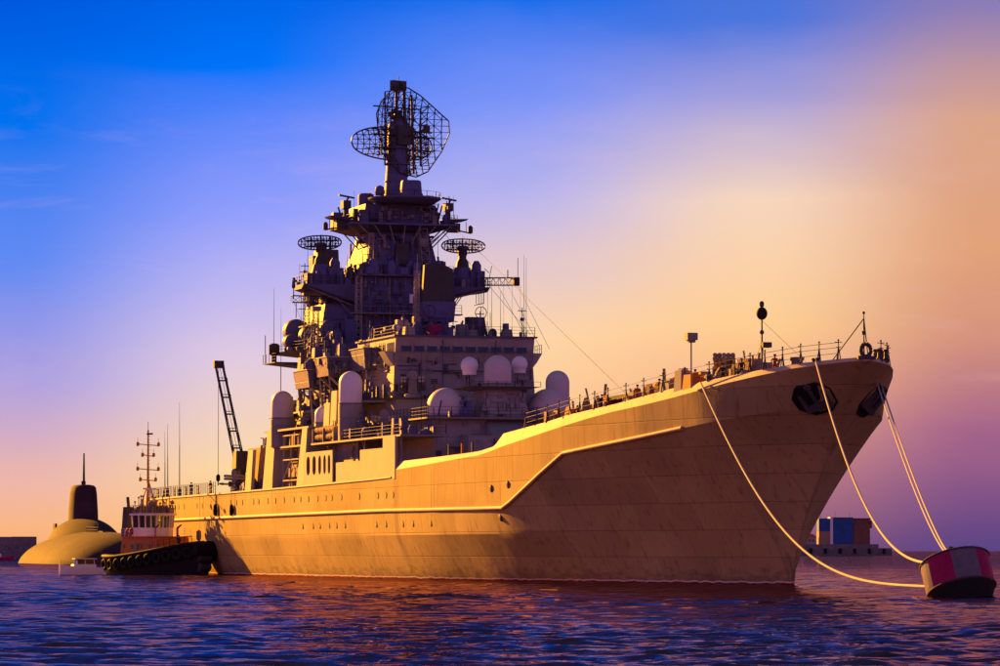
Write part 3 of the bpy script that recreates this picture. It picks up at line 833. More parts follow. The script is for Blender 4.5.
def ciws(x, y, z, rz, mirror=1):
    """twin gun and missile mount"""
    r = empty('gun_missile_mount', (x, y, z), rz); r.parent = ship
    MB().lathe([(0.95, 0), (0.95, 0.4), (0.8, 0.5)], n=18).build('turntable', 'mid', r)
    m = MB(); m.frus((-0.75, 0.75, -0.5, 0.5), 0.5, (-0.55, 0.5, -0.42, 0.42), 2.1); m.build('turret', 'mid', r)
    for s in (-1, 1):
        b = MB(); b.box(-0.6, 0.5, s * 0.95 - 0.32, s * 0.95 + 0.32, 0.85, 1.5)
        for k in range(6): b.tube((0.4, s * 0.95 + 0.1 * math.cos(k), 1.15 + 0.1 * math.sin(k)), (2.0, s * 0.95 + 0.08 * math.cos(k), 1.2 + 0.08 * math.sin(k)), 0.035, 5)
        b.lathe([(0.15, 1.5), (0.17, 1.6), (0.13, 1.7)], (0, s * 0.95, 1.18), 10, 'x'); b.build('gun', 'dark', r)
        for i in range(2):
            for j in range(2):
                MB().tube((-0.9, s * 0.95 - 0.17 + i * 0.34, 1.72 + j * 0.34), (1.2, s * 0.95 - 0.17 + i * 0.34, 1.8 + j * 0.34), 0.15, 8).build('missile_tube', 'pale', r)
    d = MB(); d.lathe([(0.02, 0.0), (0.3, 0.06), (0.5, 0.22), (0.52, 0.25)], (0.35, 0, 2.45), 16, 'x'); d.box(-0.2, 0.4, -0.2, 0.2, 2.1, 2.7); d.build('radar_dish', 'mid', r)
    return r


ciws(-93.4, -6.3, 18.9, R_(-20)); ciws(-87, -11.0, 14.5, R_(-35)); ciws(-93.4, 6.3, 16.46, R_(10))

# bridge-roof gear: phased array radar, lockers, loop aerials, whips
r = empty('phased_array_radar', (-107, 0.1, 25.72)); r.parent = ship
MB().lathe([(1.5, 0), (1.5, 0.5), (1.15, 0.8), (1.15, 1.9), (1.5, 2.1)], n=22).build('pedestal', 'tower', r)
m = MB(); m.hexa([(-1.7, -1.55, 2.1), (1.1, -1.55, 2.1), (1.1, 1.75, 2.1), (-1.7, 1.75, 2.1)], [(-1.9, -1.75, 4.3), (1.25, -1.75, 4.3), (1.25, 1.95, 4.3), (-1.9, 1.95, 4.3)]); m.box(1.2, 1.3, -1.2, 1.4, 2.5, 4.0); m.build('housing', 'tower', r)
m = MB(); m.prism([(-1.75, 4.3), (1.95, 4.3), (1.75, 7.9), (0.6, 8.4), (-0.9, 8.5), (-1.5, 8.3)], 'x', 0.2, 0.75); m.build('array_face', 'dark', r)
m = MB()
for a in (-1.5, 1.7): m.tube((-1.7, a, 4.3), (0.2, a * 0.85, 8.0), 0.09); m.tube((-0.9, a, 4.3), (0.2, a, 6.2), 0.07)
m.box(-1.5, 0.2, -1.0, 1.2, 4.3, 6.8); m.build('array_frame', 'dark', r)
m = MB(); m.box(0, 1.6, -0.9, 0.9, 0, 2.4); m.box(0.2, 1.4, -1.0, 1.0, 2.4, 2.5); o = m.build('director_box', 'dark', ship); o.location = (-104.5, 3.55, 25.72)
m = MB(); m.lathe([(0.45, 0), (0.45, 0.9), (0.3, 1.2), (0.001, 1.3)], n=14); o = m.build('periscope_dome', 'dark', ship); o.location = (-103, 5.4, 25.72)
for x, y in ((-103.5, 4.2), (-102.5, -1.9)):
    m = MB(); m.tube((0, 0, 0), (0, 0, 2.4), 0.05)
    for k in range(14): m.tube((0, 0.65 * math.cos(k * 0.449), 3.0 + 0.65 * math.sin(k * 0.449)), (0, 0.65 * math.cos((k + 1) * 0.449), 3.0 + 0.65 * math.sin((k + 1) * 0.449)), 0.045, 5)
    m.tube((0, 0, 2.4), (0, 0, 3.65), 0.04); o = m.build('loop_aerial', 'wire', ship); o.location = (x, y, 25.72)
for x, y, w, h, mt in ((-98, -5.5, 1.2, 1.0, 'pale'), (-99.5, -2.2, 1.6, 1.3, 'red'), (-97.5, 1.5, 1.0, 0.8, 'mid'), (-98.2, 5.5, 1.1, 0.9, 'mid'), (-100.5, -5.6, 1.4, 1.9, 'pale'), (-102, 1.6, 1.3, 1.6, 'mid'), (-101, -3.8, 0.9, 2.3, 'mid')):
    m = MB(); m.frus((-w / 2, w / 2, -w / 2, w / 2), 0, (-w * 0.42, w * 0.42, -w * 0.42, w * 0.42), h); m.tube((0, 0, h), (0.3, 0, h + 0.35), 0.12); o = m.build('roof_locker', mt, ship); o.location = (x, y, 25.72)
MB().ball((-96.5, -7.3, 26.5), 0.42, 14).build('searchlight_ball', 'dome_white', ship)
m = MB(); m.box(-1.3, 0, -0.1, 0.1, 0, 2.6); m.tube((-0.6, 0, 2.6), (-0.6, 0.2, 9.5), 0.09, 6, 0.05); m.truss((-0.6, 0, 2.6), (-0.4, 0.1, 7.6), 0.5, 0.5, 8, 0.035, (1, 0, 0)); o = m.build('lattice_pole', 'pale', ship); o.location = (-106, -2.3, 25.72)
for x, y, z, h in ((-96, 2.2, 16.5, 15.5), (-96, -4.8, 16.5, 13), (-95.6, 6.9, 25.7, 8.5), (-98, 7.4, 25.7, 9.0), (-97.5, 4.6, 25.7, 5.0), (-80, -9.2, 14.5, 9), (-76, -9.8, 14.5, 8)):
    m = MB(); m.tube((0, 0, 0), (0, 0, 0.6), 0.09, 6); m.tube((0, 0, 0.6), (0, 0, h), 0.035, 5, 0.014); o = m.build('whip_aerial', 'wire', ship); o.location = (x, y, z)

# ---- boxed electronics houses stepping aft along the starboard side, and their mirror
for s in (-1, 1):
    for (x0, x1, y0, y1, z0, z1, rake) in ((-108.4, -102, 7.7, 9.4, 22.3, 24.6, 0.5), (-114, -108.5, 8.2, 11.8, 21.9, 23.9, 0.4), (-122, -115.5, 7.6, 12.2, 20.9, 22.8, 0.3)):
        m = MB(); m.hexa([(x0, s * y0, z0), (x1 - rake, s * y0, z0), (x1 - rake, s * (y1 - 0.3), z0), (x0, s * (y1 - 0.3), z0)], [(x0, s * y0, z1), (x1, s * y0, z1), (x1, s * y1, z1), (x0, s * y1, z1)])
        e = m.build('electronics_house', 'tower', ship)
        m = MB(); m.box(x0, x1 + 0.05, min(s * y0, s * (y1 + 0.1)), max(s * y0, s * (y1 + 0.1)), z1, z1 + 0.1); m.build('roof_edge', 'pale', e)
        for xx in (x0 + 0.5, x1 - 0.9):
            m = MB(); m.tube((xx, s * (y1 - 0.5), z0), (xx, s * 7.9, z0 - 3.2), 0.14); m.tube((xx, s * (y1 - 0.5), z0), (xx - 0.6, s * (y1 - 1.2), 14.5), 0.1)
            m.build('support_strut', 'pale', e)
# inner house behind them, up to the tower
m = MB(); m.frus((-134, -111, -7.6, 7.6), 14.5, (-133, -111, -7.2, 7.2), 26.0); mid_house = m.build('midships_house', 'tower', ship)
m = MB(); m.frus((-134, -111.5, -11, -7.61), 14.3, (-134, -112, -10.4, -7.61), 18.6); m.build('starboard_casing', 'pale', mid_house)
m = MB(); m.frus((-134, -111.5, 7.61, 11), 14.3, (-134, -112, 7.61, 10.4), 18.6); m.build('port_casing', 'pale', mid_house)
for x in (-113.5, -116.5, -121): window(mid_house, x, -10.75, 17.0, 0.5, 0.6, side=True)


# ---- the tower
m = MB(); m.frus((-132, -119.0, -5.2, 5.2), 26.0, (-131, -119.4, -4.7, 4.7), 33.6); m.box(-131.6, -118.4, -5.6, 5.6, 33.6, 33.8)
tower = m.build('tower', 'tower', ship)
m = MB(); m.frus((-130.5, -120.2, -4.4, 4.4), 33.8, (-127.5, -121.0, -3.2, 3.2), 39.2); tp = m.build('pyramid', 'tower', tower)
m = MB(); m.box(-119.95, -119.6, -0.9, 0.5, 35.0, 37.4); o = m.build('louvre', 'dark', tower)
railing([(-118.5, -5.5, 33.8), (-118.5, 5.5, 33.8)], 1.0, 1.2).build('railing', 'wire', tower)
railing([(-118.5, -5.5, 33.8), (-131, -5.5, 33.8)], 1.0, 1.2).build('railing', 'wire', tower)
m = MB(); m.truss((-119.6, -4.2, 26.0), (-120.4, -3.6, 38.5), 0.5, 0.5, 18, 0.04, (1, 0, 0)); m.build('ladder', 'pale', tower)
m = MB(); m.truss((-119.0, 2.4, 33.8), (-119.9, 2.2, 39.0), 0.9, 0.9, 6, 0.06, (1, 0, 0)); m.box(-120, -119.2, 1.7, 2.7, 37.0, 38.0); m.build('ladder', 'mid', tower)
m = MB()
for k in range(9): m.tube((-119.2, -4.6 + k * 1.15, 33.55), (-119.0, -4.6 + k * 1.15, 32.7), 0.06)
for z in (28.0, 30.2): m.tube((-118.9, -5, z), (-118.9, 5, z), 0.05)
m.tube((-118.8, 1.2, 26), (-119.2, 1.2, 33.5), 0.12); m.tube((-118.85, -1.8, 26), (-119.2, -1.8, 33.5), 0.08)
m.build('bracket', 'mid', tower)
m = MB(); m.box(-118.75, -118.6, 0.4, 0.75, 30.6, 31.6); m.build('nameplate_lamp', 'white', tower)

# flared gallery round the head of the tower
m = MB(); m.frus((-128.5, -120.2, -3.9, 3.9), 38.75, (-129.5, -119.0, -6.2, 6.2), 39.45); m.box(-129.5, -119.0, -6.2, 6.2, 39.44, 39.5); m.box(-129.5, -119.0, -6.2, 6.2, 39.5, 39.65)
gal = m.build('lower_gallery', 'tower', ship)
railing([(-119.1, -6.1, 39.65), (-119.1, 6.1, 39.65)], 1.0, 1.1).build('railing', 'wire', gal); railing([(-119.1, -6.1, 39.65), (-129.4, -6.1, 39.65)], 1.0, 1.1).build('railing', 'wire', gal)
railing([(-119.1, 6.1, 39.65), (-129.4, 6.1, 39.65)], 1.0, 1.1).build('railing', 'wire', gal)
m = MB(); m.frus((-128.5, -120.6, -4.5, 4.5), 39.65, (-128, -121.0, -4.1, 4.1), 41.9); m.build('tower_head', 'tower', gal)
for s in (-1, 1):
    m = MB(); m.hexa([(-124, s * 5.5, 39.9), (-121.5, s * 5.5, 39.9), (-121.5, s * 7.9, 40.3), (-124, s * 7.9, 40.3)], [(-124.2, s * 5.5, 40.4), (-121.3, s * 5.5, 40.4), (-121.3, s * 8.1, 40.5), (-124.2, s * 8.1, 40.5)])
    arm = m.build('gallery_arm', 'tower', gal)
    m = MB(); m.tube((-122.5, s * 6.0, 40.5), (-122.5, s * 6.0, 41.4), 0.3, 10); m.box(-123.2, -121.9, s * 6.0 - 0.45, s * 6.0 + 0.45, 41.4, 42.3); m.tube((-122.2, s * 6.0 - 0.9, 42.9), (-122.2, s * 6.0 + 0.9, 42.6), 0.12); m.tube((-122.4, s * 6.0, 42.2), (-122.2, s * 6.0 + 0.3, 42.8), 0.12)
    m.build('jammer_head', 'dark', gal)
    m = MB(); m.box(-123, -121.8, s * 6.6 - 0.65, s * 6.6 + 0.65, 39.0, 40.0); m.tube((-122, s * 6.4, 39.3), (-122, s * 8.6, 38.9), 0.09); m.lathe([(0.2, 0), (0.28, 0.1), (0.28, 0.7), (0.1, 0.9)], (-122, s * 8.5, 38.9), 10); m.tube((-122, s * 8.0, 39.0), (-122, s * 8.0, 40.2), 0.04)
    m.build('warning_receiver', 'dark', gal)
# upper ring platform, drum and column
m = MB(); m.lathe([(3.2, 41.88), (4.1, 42.42), (4.15, 42.6), (0.1, 42.62)], (-120.8, 0.4, 0), 28)
ring = m.build('upper_platform', 'tower', ship)
rr = [(-120.8 + 4.05 * math.cos(a * math.pi / 8), 0.4 + 4.05 * math.sin(a * math.pi / 8), 42.62) for a in range(17)]
railing(rr, 0.55, 1.6, 1).build('railing', 'wire', ring)
m = MB(); m.lathe([(1.36, 42.62), (1.36, 42.9), (1.24, 43.0), (1.15, 44.2), (1.05, 44.4), (0.001, 44.45)], (-118.7, 0.55, 0), 24); m.build('drum_antenna', 'tower', ring)
m = MB(); m.lathe([(1.9, 39.6), (1.55, 42.6), (1.42, 43.2), (1.2, 46.0), (0.98, 51.2), (0.7, 51.6)], (-123.2, 0.1, 0), 22)
colm = m.build('column', 'tower', ship)
m = MB()
for z in (44.6, 46.6, 48.4): m.lathe([(1.33, z), (1.42, z), (1.42, z + 0.12), (1.3, z + 0.12)], (-123.2, 0.1, 0), 20)
m.tube((-122.2, -1.2, 42), (-122.6, -0.9, 50), 0.07); m.tube((-122.0, 0.6, 42), (-122.4, 0.5, 50), 0.07)
m.lathe([(0.5, 43.0), (0.62, 43.3), (0.5, 43.9), (0.2, 44.1)], (-122.3, -2.1, 0), 12); m.lathe([(0.9, 42.0), (0.9, 43.2), (0.7, 43.4)], (-125.0, -3.0, 0), 14)
m.build('column_fittings', 'tower', colm)


def lattice_dish(name, parent, w, h, depth, nu, nv, r, back=0.9):
    """open mesh reflector facing +x"""
    m = MB()
    def P(u, v): return Vector((depth * (u * u * 1.0 + v * v * 0.6) - depth, u * w / 2, v * h / 2))
    us = [-1 + 2 * k / nu for k in range(nu + 1)]; vs = [-1 + 2 * k / nv for k in range(nv + 1)]
    for u in us[1:-1]:
        lim = math.sqrt(max(0, 1 - abs(u) ** 2.3)); pts = [P(u, -lim + 2 * lim * k / 8) for k in range(9)]
        m.path(pts, r, 4)
    for v in vs[1:-1]:
        lim = math.sqrt(max(0, 1 - abs(v) ** 2.3)); pts = [P(-lim + 2 * lim * k / 8, v) for k in range(9)]
        m.path(pts, r * 0.8, 4)
    rim = []
    for k in range(41):
        a = 2 * math.pi * k / 40; c, s = math.cos(a), math.sin(a)
        rim.append(P(math.copysign(abs(c) ** 0.9, c), math.copysign(abs(s) ** 0.9, s)))
    m.path(rim, r * 1.4, 5)
    for k in range(nu):     # diagonals on the face
        for j in range(nv):
            a, b = (us[k], vs[j]), (us[k + 1], vs[j + 1])
            if (k + j) % 2: a, b = (us[k], vs[j + 1]), (us[k + 1], vs[j])
            if a[0] ** 2 + a[1] ** 2 < 0.95 and b[0] ** 2 + b[1] ** 2 < 0.95: m.tube(P(*a), P(*b), r * 0.6, 4)
    o = m.build(name, 'wire', parent, 60)
    m = MB()                # stiffening truss behind
    for u in (-0.45, 0.0, 0.45):
        lim = math.sqrt(1 - u * u) * 0.86
        a, b = P(u, -lim), P(u, lim); a.x -= back; b.x -= back
        m.tube(a, b, r * 1.5, 5)
        for k in range(9):
            v = -lim + 2 * lim * k / 8; q = a.lerp(b, k / 8); m.tube(q, P(u, v), r, 4)
            if k < 8: m.tube(q, P(u, -lim + 2 * lim * (k + 1) / 8), r * 0.8, 4)
    for v in (-0.4, 0.4):
        lim = math.sqrt(1 - v * v) * 0.8; a, b = P(-lim, v), P(lim, v); a.x = b.x = -depth - back; m.tube(a, b, r * 1.4, 5)
        for k in range(9): m.tube(a.lerp(b, k / 8), P(-lim + 2 * lim * k / 8, v), r * 0.8, 4)
    m.build('backing_truss', 'wire', parent, 60)
    return o


def lattice_panel(name, parent, poly, depth, du, dv, r, back=0.9):
    """open mesh reflector with an angular outline (convex poly in y, z), facing +x"""
    W = max(abs(p[0]) for p in poly); H = max(abs(p[1]) for p in poly)
    def P(y, z): return Vector((depth * ((y / W) ** 2 + 0.6 * (z / H) ** 2) - depth, y, z))
    def span(c, axis):
        hits = []
        for a, b in zip(poly, poly[1:] + poly[:1]):
            a0, b0 = a[axis], b[axis]
            if (a0 - c) * (b0 - c) <= 0 and a0 != b0: t = (c - a0) / (b0 - a0); hits.append(a[1 - axis] + (b[1 - axis] - a[1 - axis]) * t)
        return (min(hits), max(hits)) if len(hits) > 1 else None
    def inside(y, z):
        s_ = span(y, 0); return s_ is not None and s_[0] <= z <= s_[1]
    m = MB(); ys = np.arange(-W + du * 0.5, W, du); zs = np.arange(-H + dv * 0.5, H, dv)
    for y in ys:
        s_ = span(y, 0)
        if s_: m.path([P(y, s_[0] + (s_[1] - s_[0]) * k / 7) for k in range(8)], r, 4)
    for z in zs:
        s_ = span(z, 1)
        if s_: m.path([P(s_[0] + (s_[1] - s_[0]) * k / 7, z) for k in range(8)], r * 0.8, 4)
    for i in range(len(ys) - 1):
        for j in range(len(zs) - 1):
            a, b = (ys[i], zs[j]), (ys[i + 1], zs[j + 1])
            if (i + j) % 2: a, b = (ys[i], zs[j + 1]), (ys[i + 1], zs[j])
            if inside(*a) and inside(*b): m.tube(P(*a), P(*b), r * 0.65, 4)
    for a, b in zip(poly, poly[1:] + poly[:1]): m.tube(P(*a), P(*b), r * 1.3, 5)
    o = m.build(name, 'wire', parent, 60)
    m = MB()
    for y in (-2.2, -0.6, 1.2, 2.8):
        s_ = span(y, 0); lo, hi = s_[0] * 0.92, s_[1] * 0.92
        a, b = P(y, lo), P(y, hi); a.x = b.x = -depth - back; m.tube(a, b, r * 1.6, 5)
        for k in range(11):
            q = a.lerp(b, k / 10); m.tube(q, P(y, lo + (hi - lo) * k / 10), r, 4)
            if k < 10: m.tube(q, P(y, lo + (hi - lo) * (k + 1) / 10), r * 0.8, 4)
    for z in (-2.4, 0.4, 3.0):
        s_ = span(z, 1); a, b = P(s_[0] * .85, z), P(s_[1] * .85, z); a.x = b.x = -depth - back; m.tube(a, b, r * 1.5, 5)
    m.build('backing_truss', 'wire', parent, 60)
    return o


r = empty('air_search_radar', (-123.2, 0.3, 50.2), R_(20)); r.parent = ship
lattice_panel('main_reflector', r, [(y * 1.22, z) for y, z in [(-2.5, 4.4), (-2.0, 5.1), (-0.2, 5.1), (1.2, 4.4), (2.7, 3.1), (4.1, 1.6), (4.2, 0.2), (3.5, -1.9), (2.0, -4.3), (0.7, -5.0), (-1.0, -4.7), (-2.6, -3.3), (-3.8, -0.2), (-4.2, 1.8), (-3.6, 3.2)]], 1.5, 0.82, 0.72, 0.06)
for c in r.children: c.location = (1.9, 0.7, 0)
back_ = empty('rear_antenna', (0, 0, 0), math.pi); back_.parent = r
lattice_dish('rear_reflector', back_, 11.2, 3.8, 1.3, 17, 7, 0.065)
for c in back_.children: c.location = (1.5, -0.2, -1.1)
m = MB(); m.lathe([(0.9, -1.5), (0.95, 0.6), (0.6, 1.6), (0.4, 2.6)], n=14); m.box(-1.3, 1.4, -0.9, 0.9, -1.4, 0.8); m.tube((-0.4, 0, -4.4), (-0.4, 0, 5.3), 0.16, 8); m.tube((0.7, 0.7, -5.0), (0.5, 0.4, 5.6), 0.2, 8); m.tube((0.9, 1.5, -4.6), (0.9, 1.2, 4.4), 0.14, 8)
for k in range(8): m.tube((0.6, 0.6, -4.4 + k * 1.2), (1.6, 1.3, -4.0 + k * 1.1), 0.07, 5)
for k in range(7):
    a = k * 0.9; m.box(0.3 * math.cos(a) * 2 - 0.2, 0.3 * math.cos(a) * 2 + 0.3, math.sin(a) - 0.25, math.sin(a) + 0.25, 0.4 + k * 0.3, 0.9 + k * 0.3)
m.build('yoke', 'dark', r)
m = MB(); m.box(-0.3, 0.3, -0.95, -0.1, 4.9, 6.0); m.box(-0.3, 0.3, 0.1, 0.95, 4.9, 6.0); m.tube((0, 0, 4.4), (0, 0, 6.5), 0.06); m.build('interrogator', 'dark', r)
m = MB()
for s in (-1, 1): m.tube((1.0, s * 0.4, -0.6), (4.2, 0.9, 0.2), 0.06, 5)
m.tube((1.0, 0.3, 2.0), (4.2, 0.9, 0.2), 0.05, 5); m.box(4.0, 4.5, 0.6, 1.2, -0.2, 0.6); m.build('feed_boom', 'dark', r)

# sponsons with the smaller radars
for s, yr, zr_, w in ((-1, -8.9, 37.4, 5.0), (1, 7.7, 37.5, 5.0)):
    m = MB(); y0, y1 = s * 4.2, s * 11.4 if s < 0 else s * 10.4
    m.hexa([(-126, y0, 30.4 if s < 0 else 31.4), (-120.5, y0, 30.4 if s < 0 else 31.4), (-121.5, y1, 32.2), (-125, y1, 32.2)], [(-126.4, y0, 32.7), (-120, y0, 32.7), (-120.4, y1, 32.7), (-125.6, y1, 32.7)])
    sp = m.build('sponson', 'tower', ship)
    railing([(-120.3, y0, 32.7), (-120.5, y1, 32.7), (-125.5, y1, 32.7)], 1.0, 1.0).build('railing', 'wire', sp)
    m = MB(); m.lathe([(1.5, 32.7), (1.5, 33.6), (1.2, 33.9), (0.9, 35.0)], (-122.5, yr, 0), 16); m.box(-123.8, -121.2, yr + 0.6, yr + 2.3, 32.7, 34.6); m.lathe([(0.6, 34.6), (0.6, 35.3), (0.3, 35.8)], (-122.4, yr + 1.6, 0), 12); m.box(-123.3, -121.6, yr - 1.8, yr - 0.9, 32.7, 34.0)
    m.build('radar_house', 'tower', sp)
    rr_ = empty('surface_radar', (-122.5, yr, 35.0), R_(-17 + 12 * s)); rr_.parent = ship
    m = MB(); m.lathe([(0.75, 0), (0.7, 0.6), (0.45, 1.0), (0.45, 1.9), (0.7, 2.2), (0.5, 2.5)], n=14); m.box(-0.7, 0.3, -0.5, 0.5, 1.4, 2.3); m.build('pedestal', 'dark', rr_)
    lattice_dish('reflector', rr_, w, 1.6, 0.5, 14, 5, 0.06, 0.4)
    for c in rr_.children:
        if c.name.startswith(('reflector', 'backing')): c.location = (0.6, 0, 2.45)
    m = MB(); m.tube((0.2, 0, 1.6), (1.9, 0, 2.1), 0.06); m.box(1.7, 2.1, -0.25, 0.25, 1.95, 2.3); m.tube((0, 0, 2.6), (0, 0, 3.4), 0.04); m.build('feed_horn', 'dark', rr_)
    m = MB()
    for k in range(4): m.tube((-121 - k, y1 - s * 0.6, 32.2), (-121 - k, y1 - s * 0.6, 30.9), 0.04)
    m.tube((-121, y1 - s * 0.6, 30.9), (-125, y1 - s * 0.6, 30.9), 0.05); m.build('hanging_frame', 'wire', sp)
m = MB(); m.frus((-128.6, -125.5, -8.6, -5.9), 32.8, (-128.4, -125.8, -8.2, -6.0), 37.0); m.box(-128, -126.2, -8.9, -8.5, 34, 36.3); m.build('radar_transmitter_house', 'tower', ship)
m = MB(); m.frus((-132, -125.5, 4.3, 7.0), 32.8, (-131.5, -125.8, 4.2, 6.4), 36.0); m.build('radar_transmitter_house', 'tower', ship)
m = MB(); m.frus((-131, -121.2, -9.4, -5.25), 26.0, (-130.5, -121.6, -8.6, -4.9), 30.6); m.box(-129, -123, -9.9, -9.0, 28.2, 28.35); m.build('jammer_house', 'tower', ship)
# signal yards
y_ = MB(); y_.truss((-121.5, -5, 31.0), (-121.5, -12.5, 31.0), 0.8, 0.75, 8, 0.05); yard = y_.build('signal_yard', 'wire', ship)
m = MB(); m.tube((-121.5, -12.3, 31.0), (-121.5, -12.3, 32.4), 0.06); m.lathe([(0.15, 32.2), (0.22, 32.4), (0.15, 33.1)], (-121.5, -12.3, 0), 8); m.tube((-121.5, -12.0, 30.6), (-121.5, -12.0, 28.9), 0.05); m.build('yard_lamp', 'dark', yard)
y_ = MB(); y_.truss((-121.5, 9.6, 33.4), (-121.5, 14.0, 33.5), 0.85, 0.85, 6, 0.05); y_.box(-121.9, -121.1, 13.4, 14.1, 33.0, 33.95); yard2 = y_.build('signal_yard', 'wire', ship)
m = MB()
for k, y in enumerate((10.4, 11.6, 12.3, 12.8, 13.3, 14.0, 14.3)): m.tube((-121.5, y, 33.0), (-121.5 + 18 * (k % 2), y - 2 * (k % 2), 25.9 - k * 0.2), 0.022, 4)
m.tube((-121.5, 14.0, 33.0), (-121.5, 14.0, 36.2), 0.035, 5); m.tube((-121.5, 10.6, 33.8), (-121.5, 10.9, 35.2), 0.04, 5); m.tube((-121.5, 12.8, 33.9), (-121.5, 12.8, 34.8), 0.06, 5); m.tube((-121.5, 10.6, 34.4), (-121.5, 10.0, 34.9), 0.04, 5)
m.build('halyards', 'wire', yard2)
m = MB()
for a, b in (((-119, -4.5, 33), (-97, -1, 26.0)), ((-119, -5.0, 33), (-97, -3.5, 26.0)), ((-119.6, -3, 39), (-105, -6, 26.0)), ((-121, 4, 40), (-96, 7.5, 26.0)), ((-119, 2, 42.6), (-40, 3, 14.0)), ((-121.5, -12.3, 30.8), (-118, -11.5, 26.5))):
    m.tube(a, b, 0.022, 4)
m.build('wire_aerials', 'wire', ship)

# bulbous jammer domes and lamps hung along the starboard face of the tower
m = MB(); m.hexa([(-134, -7.2, 24.9), (-117, -7.2, 24.9), (-117, -9.6, 25.3), (-134, -11.6, 25.3)], [(-134, -7.2, 25.5), (-116.6, -7.2, 25.5), (-116.6, -10.0, 25.5), (-134, -12.0, 25.5)])
jp = m.build('jammer_platform', 'tower', ship)
railing([(-116.7, -9.9, 25.5), (-133.8, -11.9, 25.5)], 1.0, 1.2).build('railing', 'wire', jp)
for x, y, z, rr2 in ((-121, -8.1, 27.6, 1.25), (-126, -9.2, 27.2, 1.15), (-131, -9.6, 28.0, 1.35), (-128, -10.9, 26.6, 0.8)):
    o = empty('jammer_dome', (x, y, 25.5)); o.parent = ship
    MB().lathe([(0.75 * rr2, 0), (0.6 * rr2, z - 25.5 - rr2 * 0.8)], n=14).build('stand', 'mid', o)
    MB().lathe([(rr2 * 0.7, -1.4), (rr2, -1.1)] + [(max(1e-3, rr2 * math.cos(R_(a))), rr2 * 0.8 * math.sin(R_(a))) for a in range(0, 91, 15)], (0, 0, z - 25.5), 20, 'x').build('dome', 'tower', o, 60)
for x, y, z, w, h in ((-119, -6.6, 26.0, 1.2, 2.6), (-124, -6.4, 26, 1.5, 2.2), (-129, -6.6, 26, 1.2, 3.0), (-117.5, -8.6, 25.5, 0.9, 1.7)):
    m = MB(); m.frus((-w, w, -w * 0.6, w * 0.6), 0, (-w * 0.8, w * 0.8, -w * 0.45, w * 0.45), h); m.tube((0, -0.3, h), (0, -0.3, h + 0.6), 0.15); o = m.build('equipment_house', 'tower', ship); o.location = (x, y, z)
m = MB(); m.truss((-118.5, -5.6, 26), (-119.0, -5.4, 33.5), 0.6, 0.6, 10, 0.05, (1, 0, 0)); m.build('service_ladder', 'pale', ship)
m = MB(); m.hexa([(-133.5, -7.3, 23.6), (-129, -7.3, 23.6), (-129, -12.6, 24.2), (-133.5, -13.0, 24.2)], [(-133.5, -7.3, 24.3), (-129, -7.3, 24.3), (-129, -12.6, 24.3), (-133.5, -13.0, 24.3)]); lp = m.build('lookout_platform', 'tower', ship)
railing([(-129, -12.5, 24.3), (-133.4, -12.9, 24.3)], 1.0, 1.0).build('railing', 'wire', lp)
m = MB(); m.lathe([(0.3, 24.3), (0.3, 25.1), (0.65, 25.3), (0.65, 26.3), (0.3, 26.5)], (-131, -12.2, 0), 12); m.tube((-132.8, -12.8, 24.3), (-132.8, -12.8, 27.5), 0.05); m.build('optical_sight', 'dark', lp)

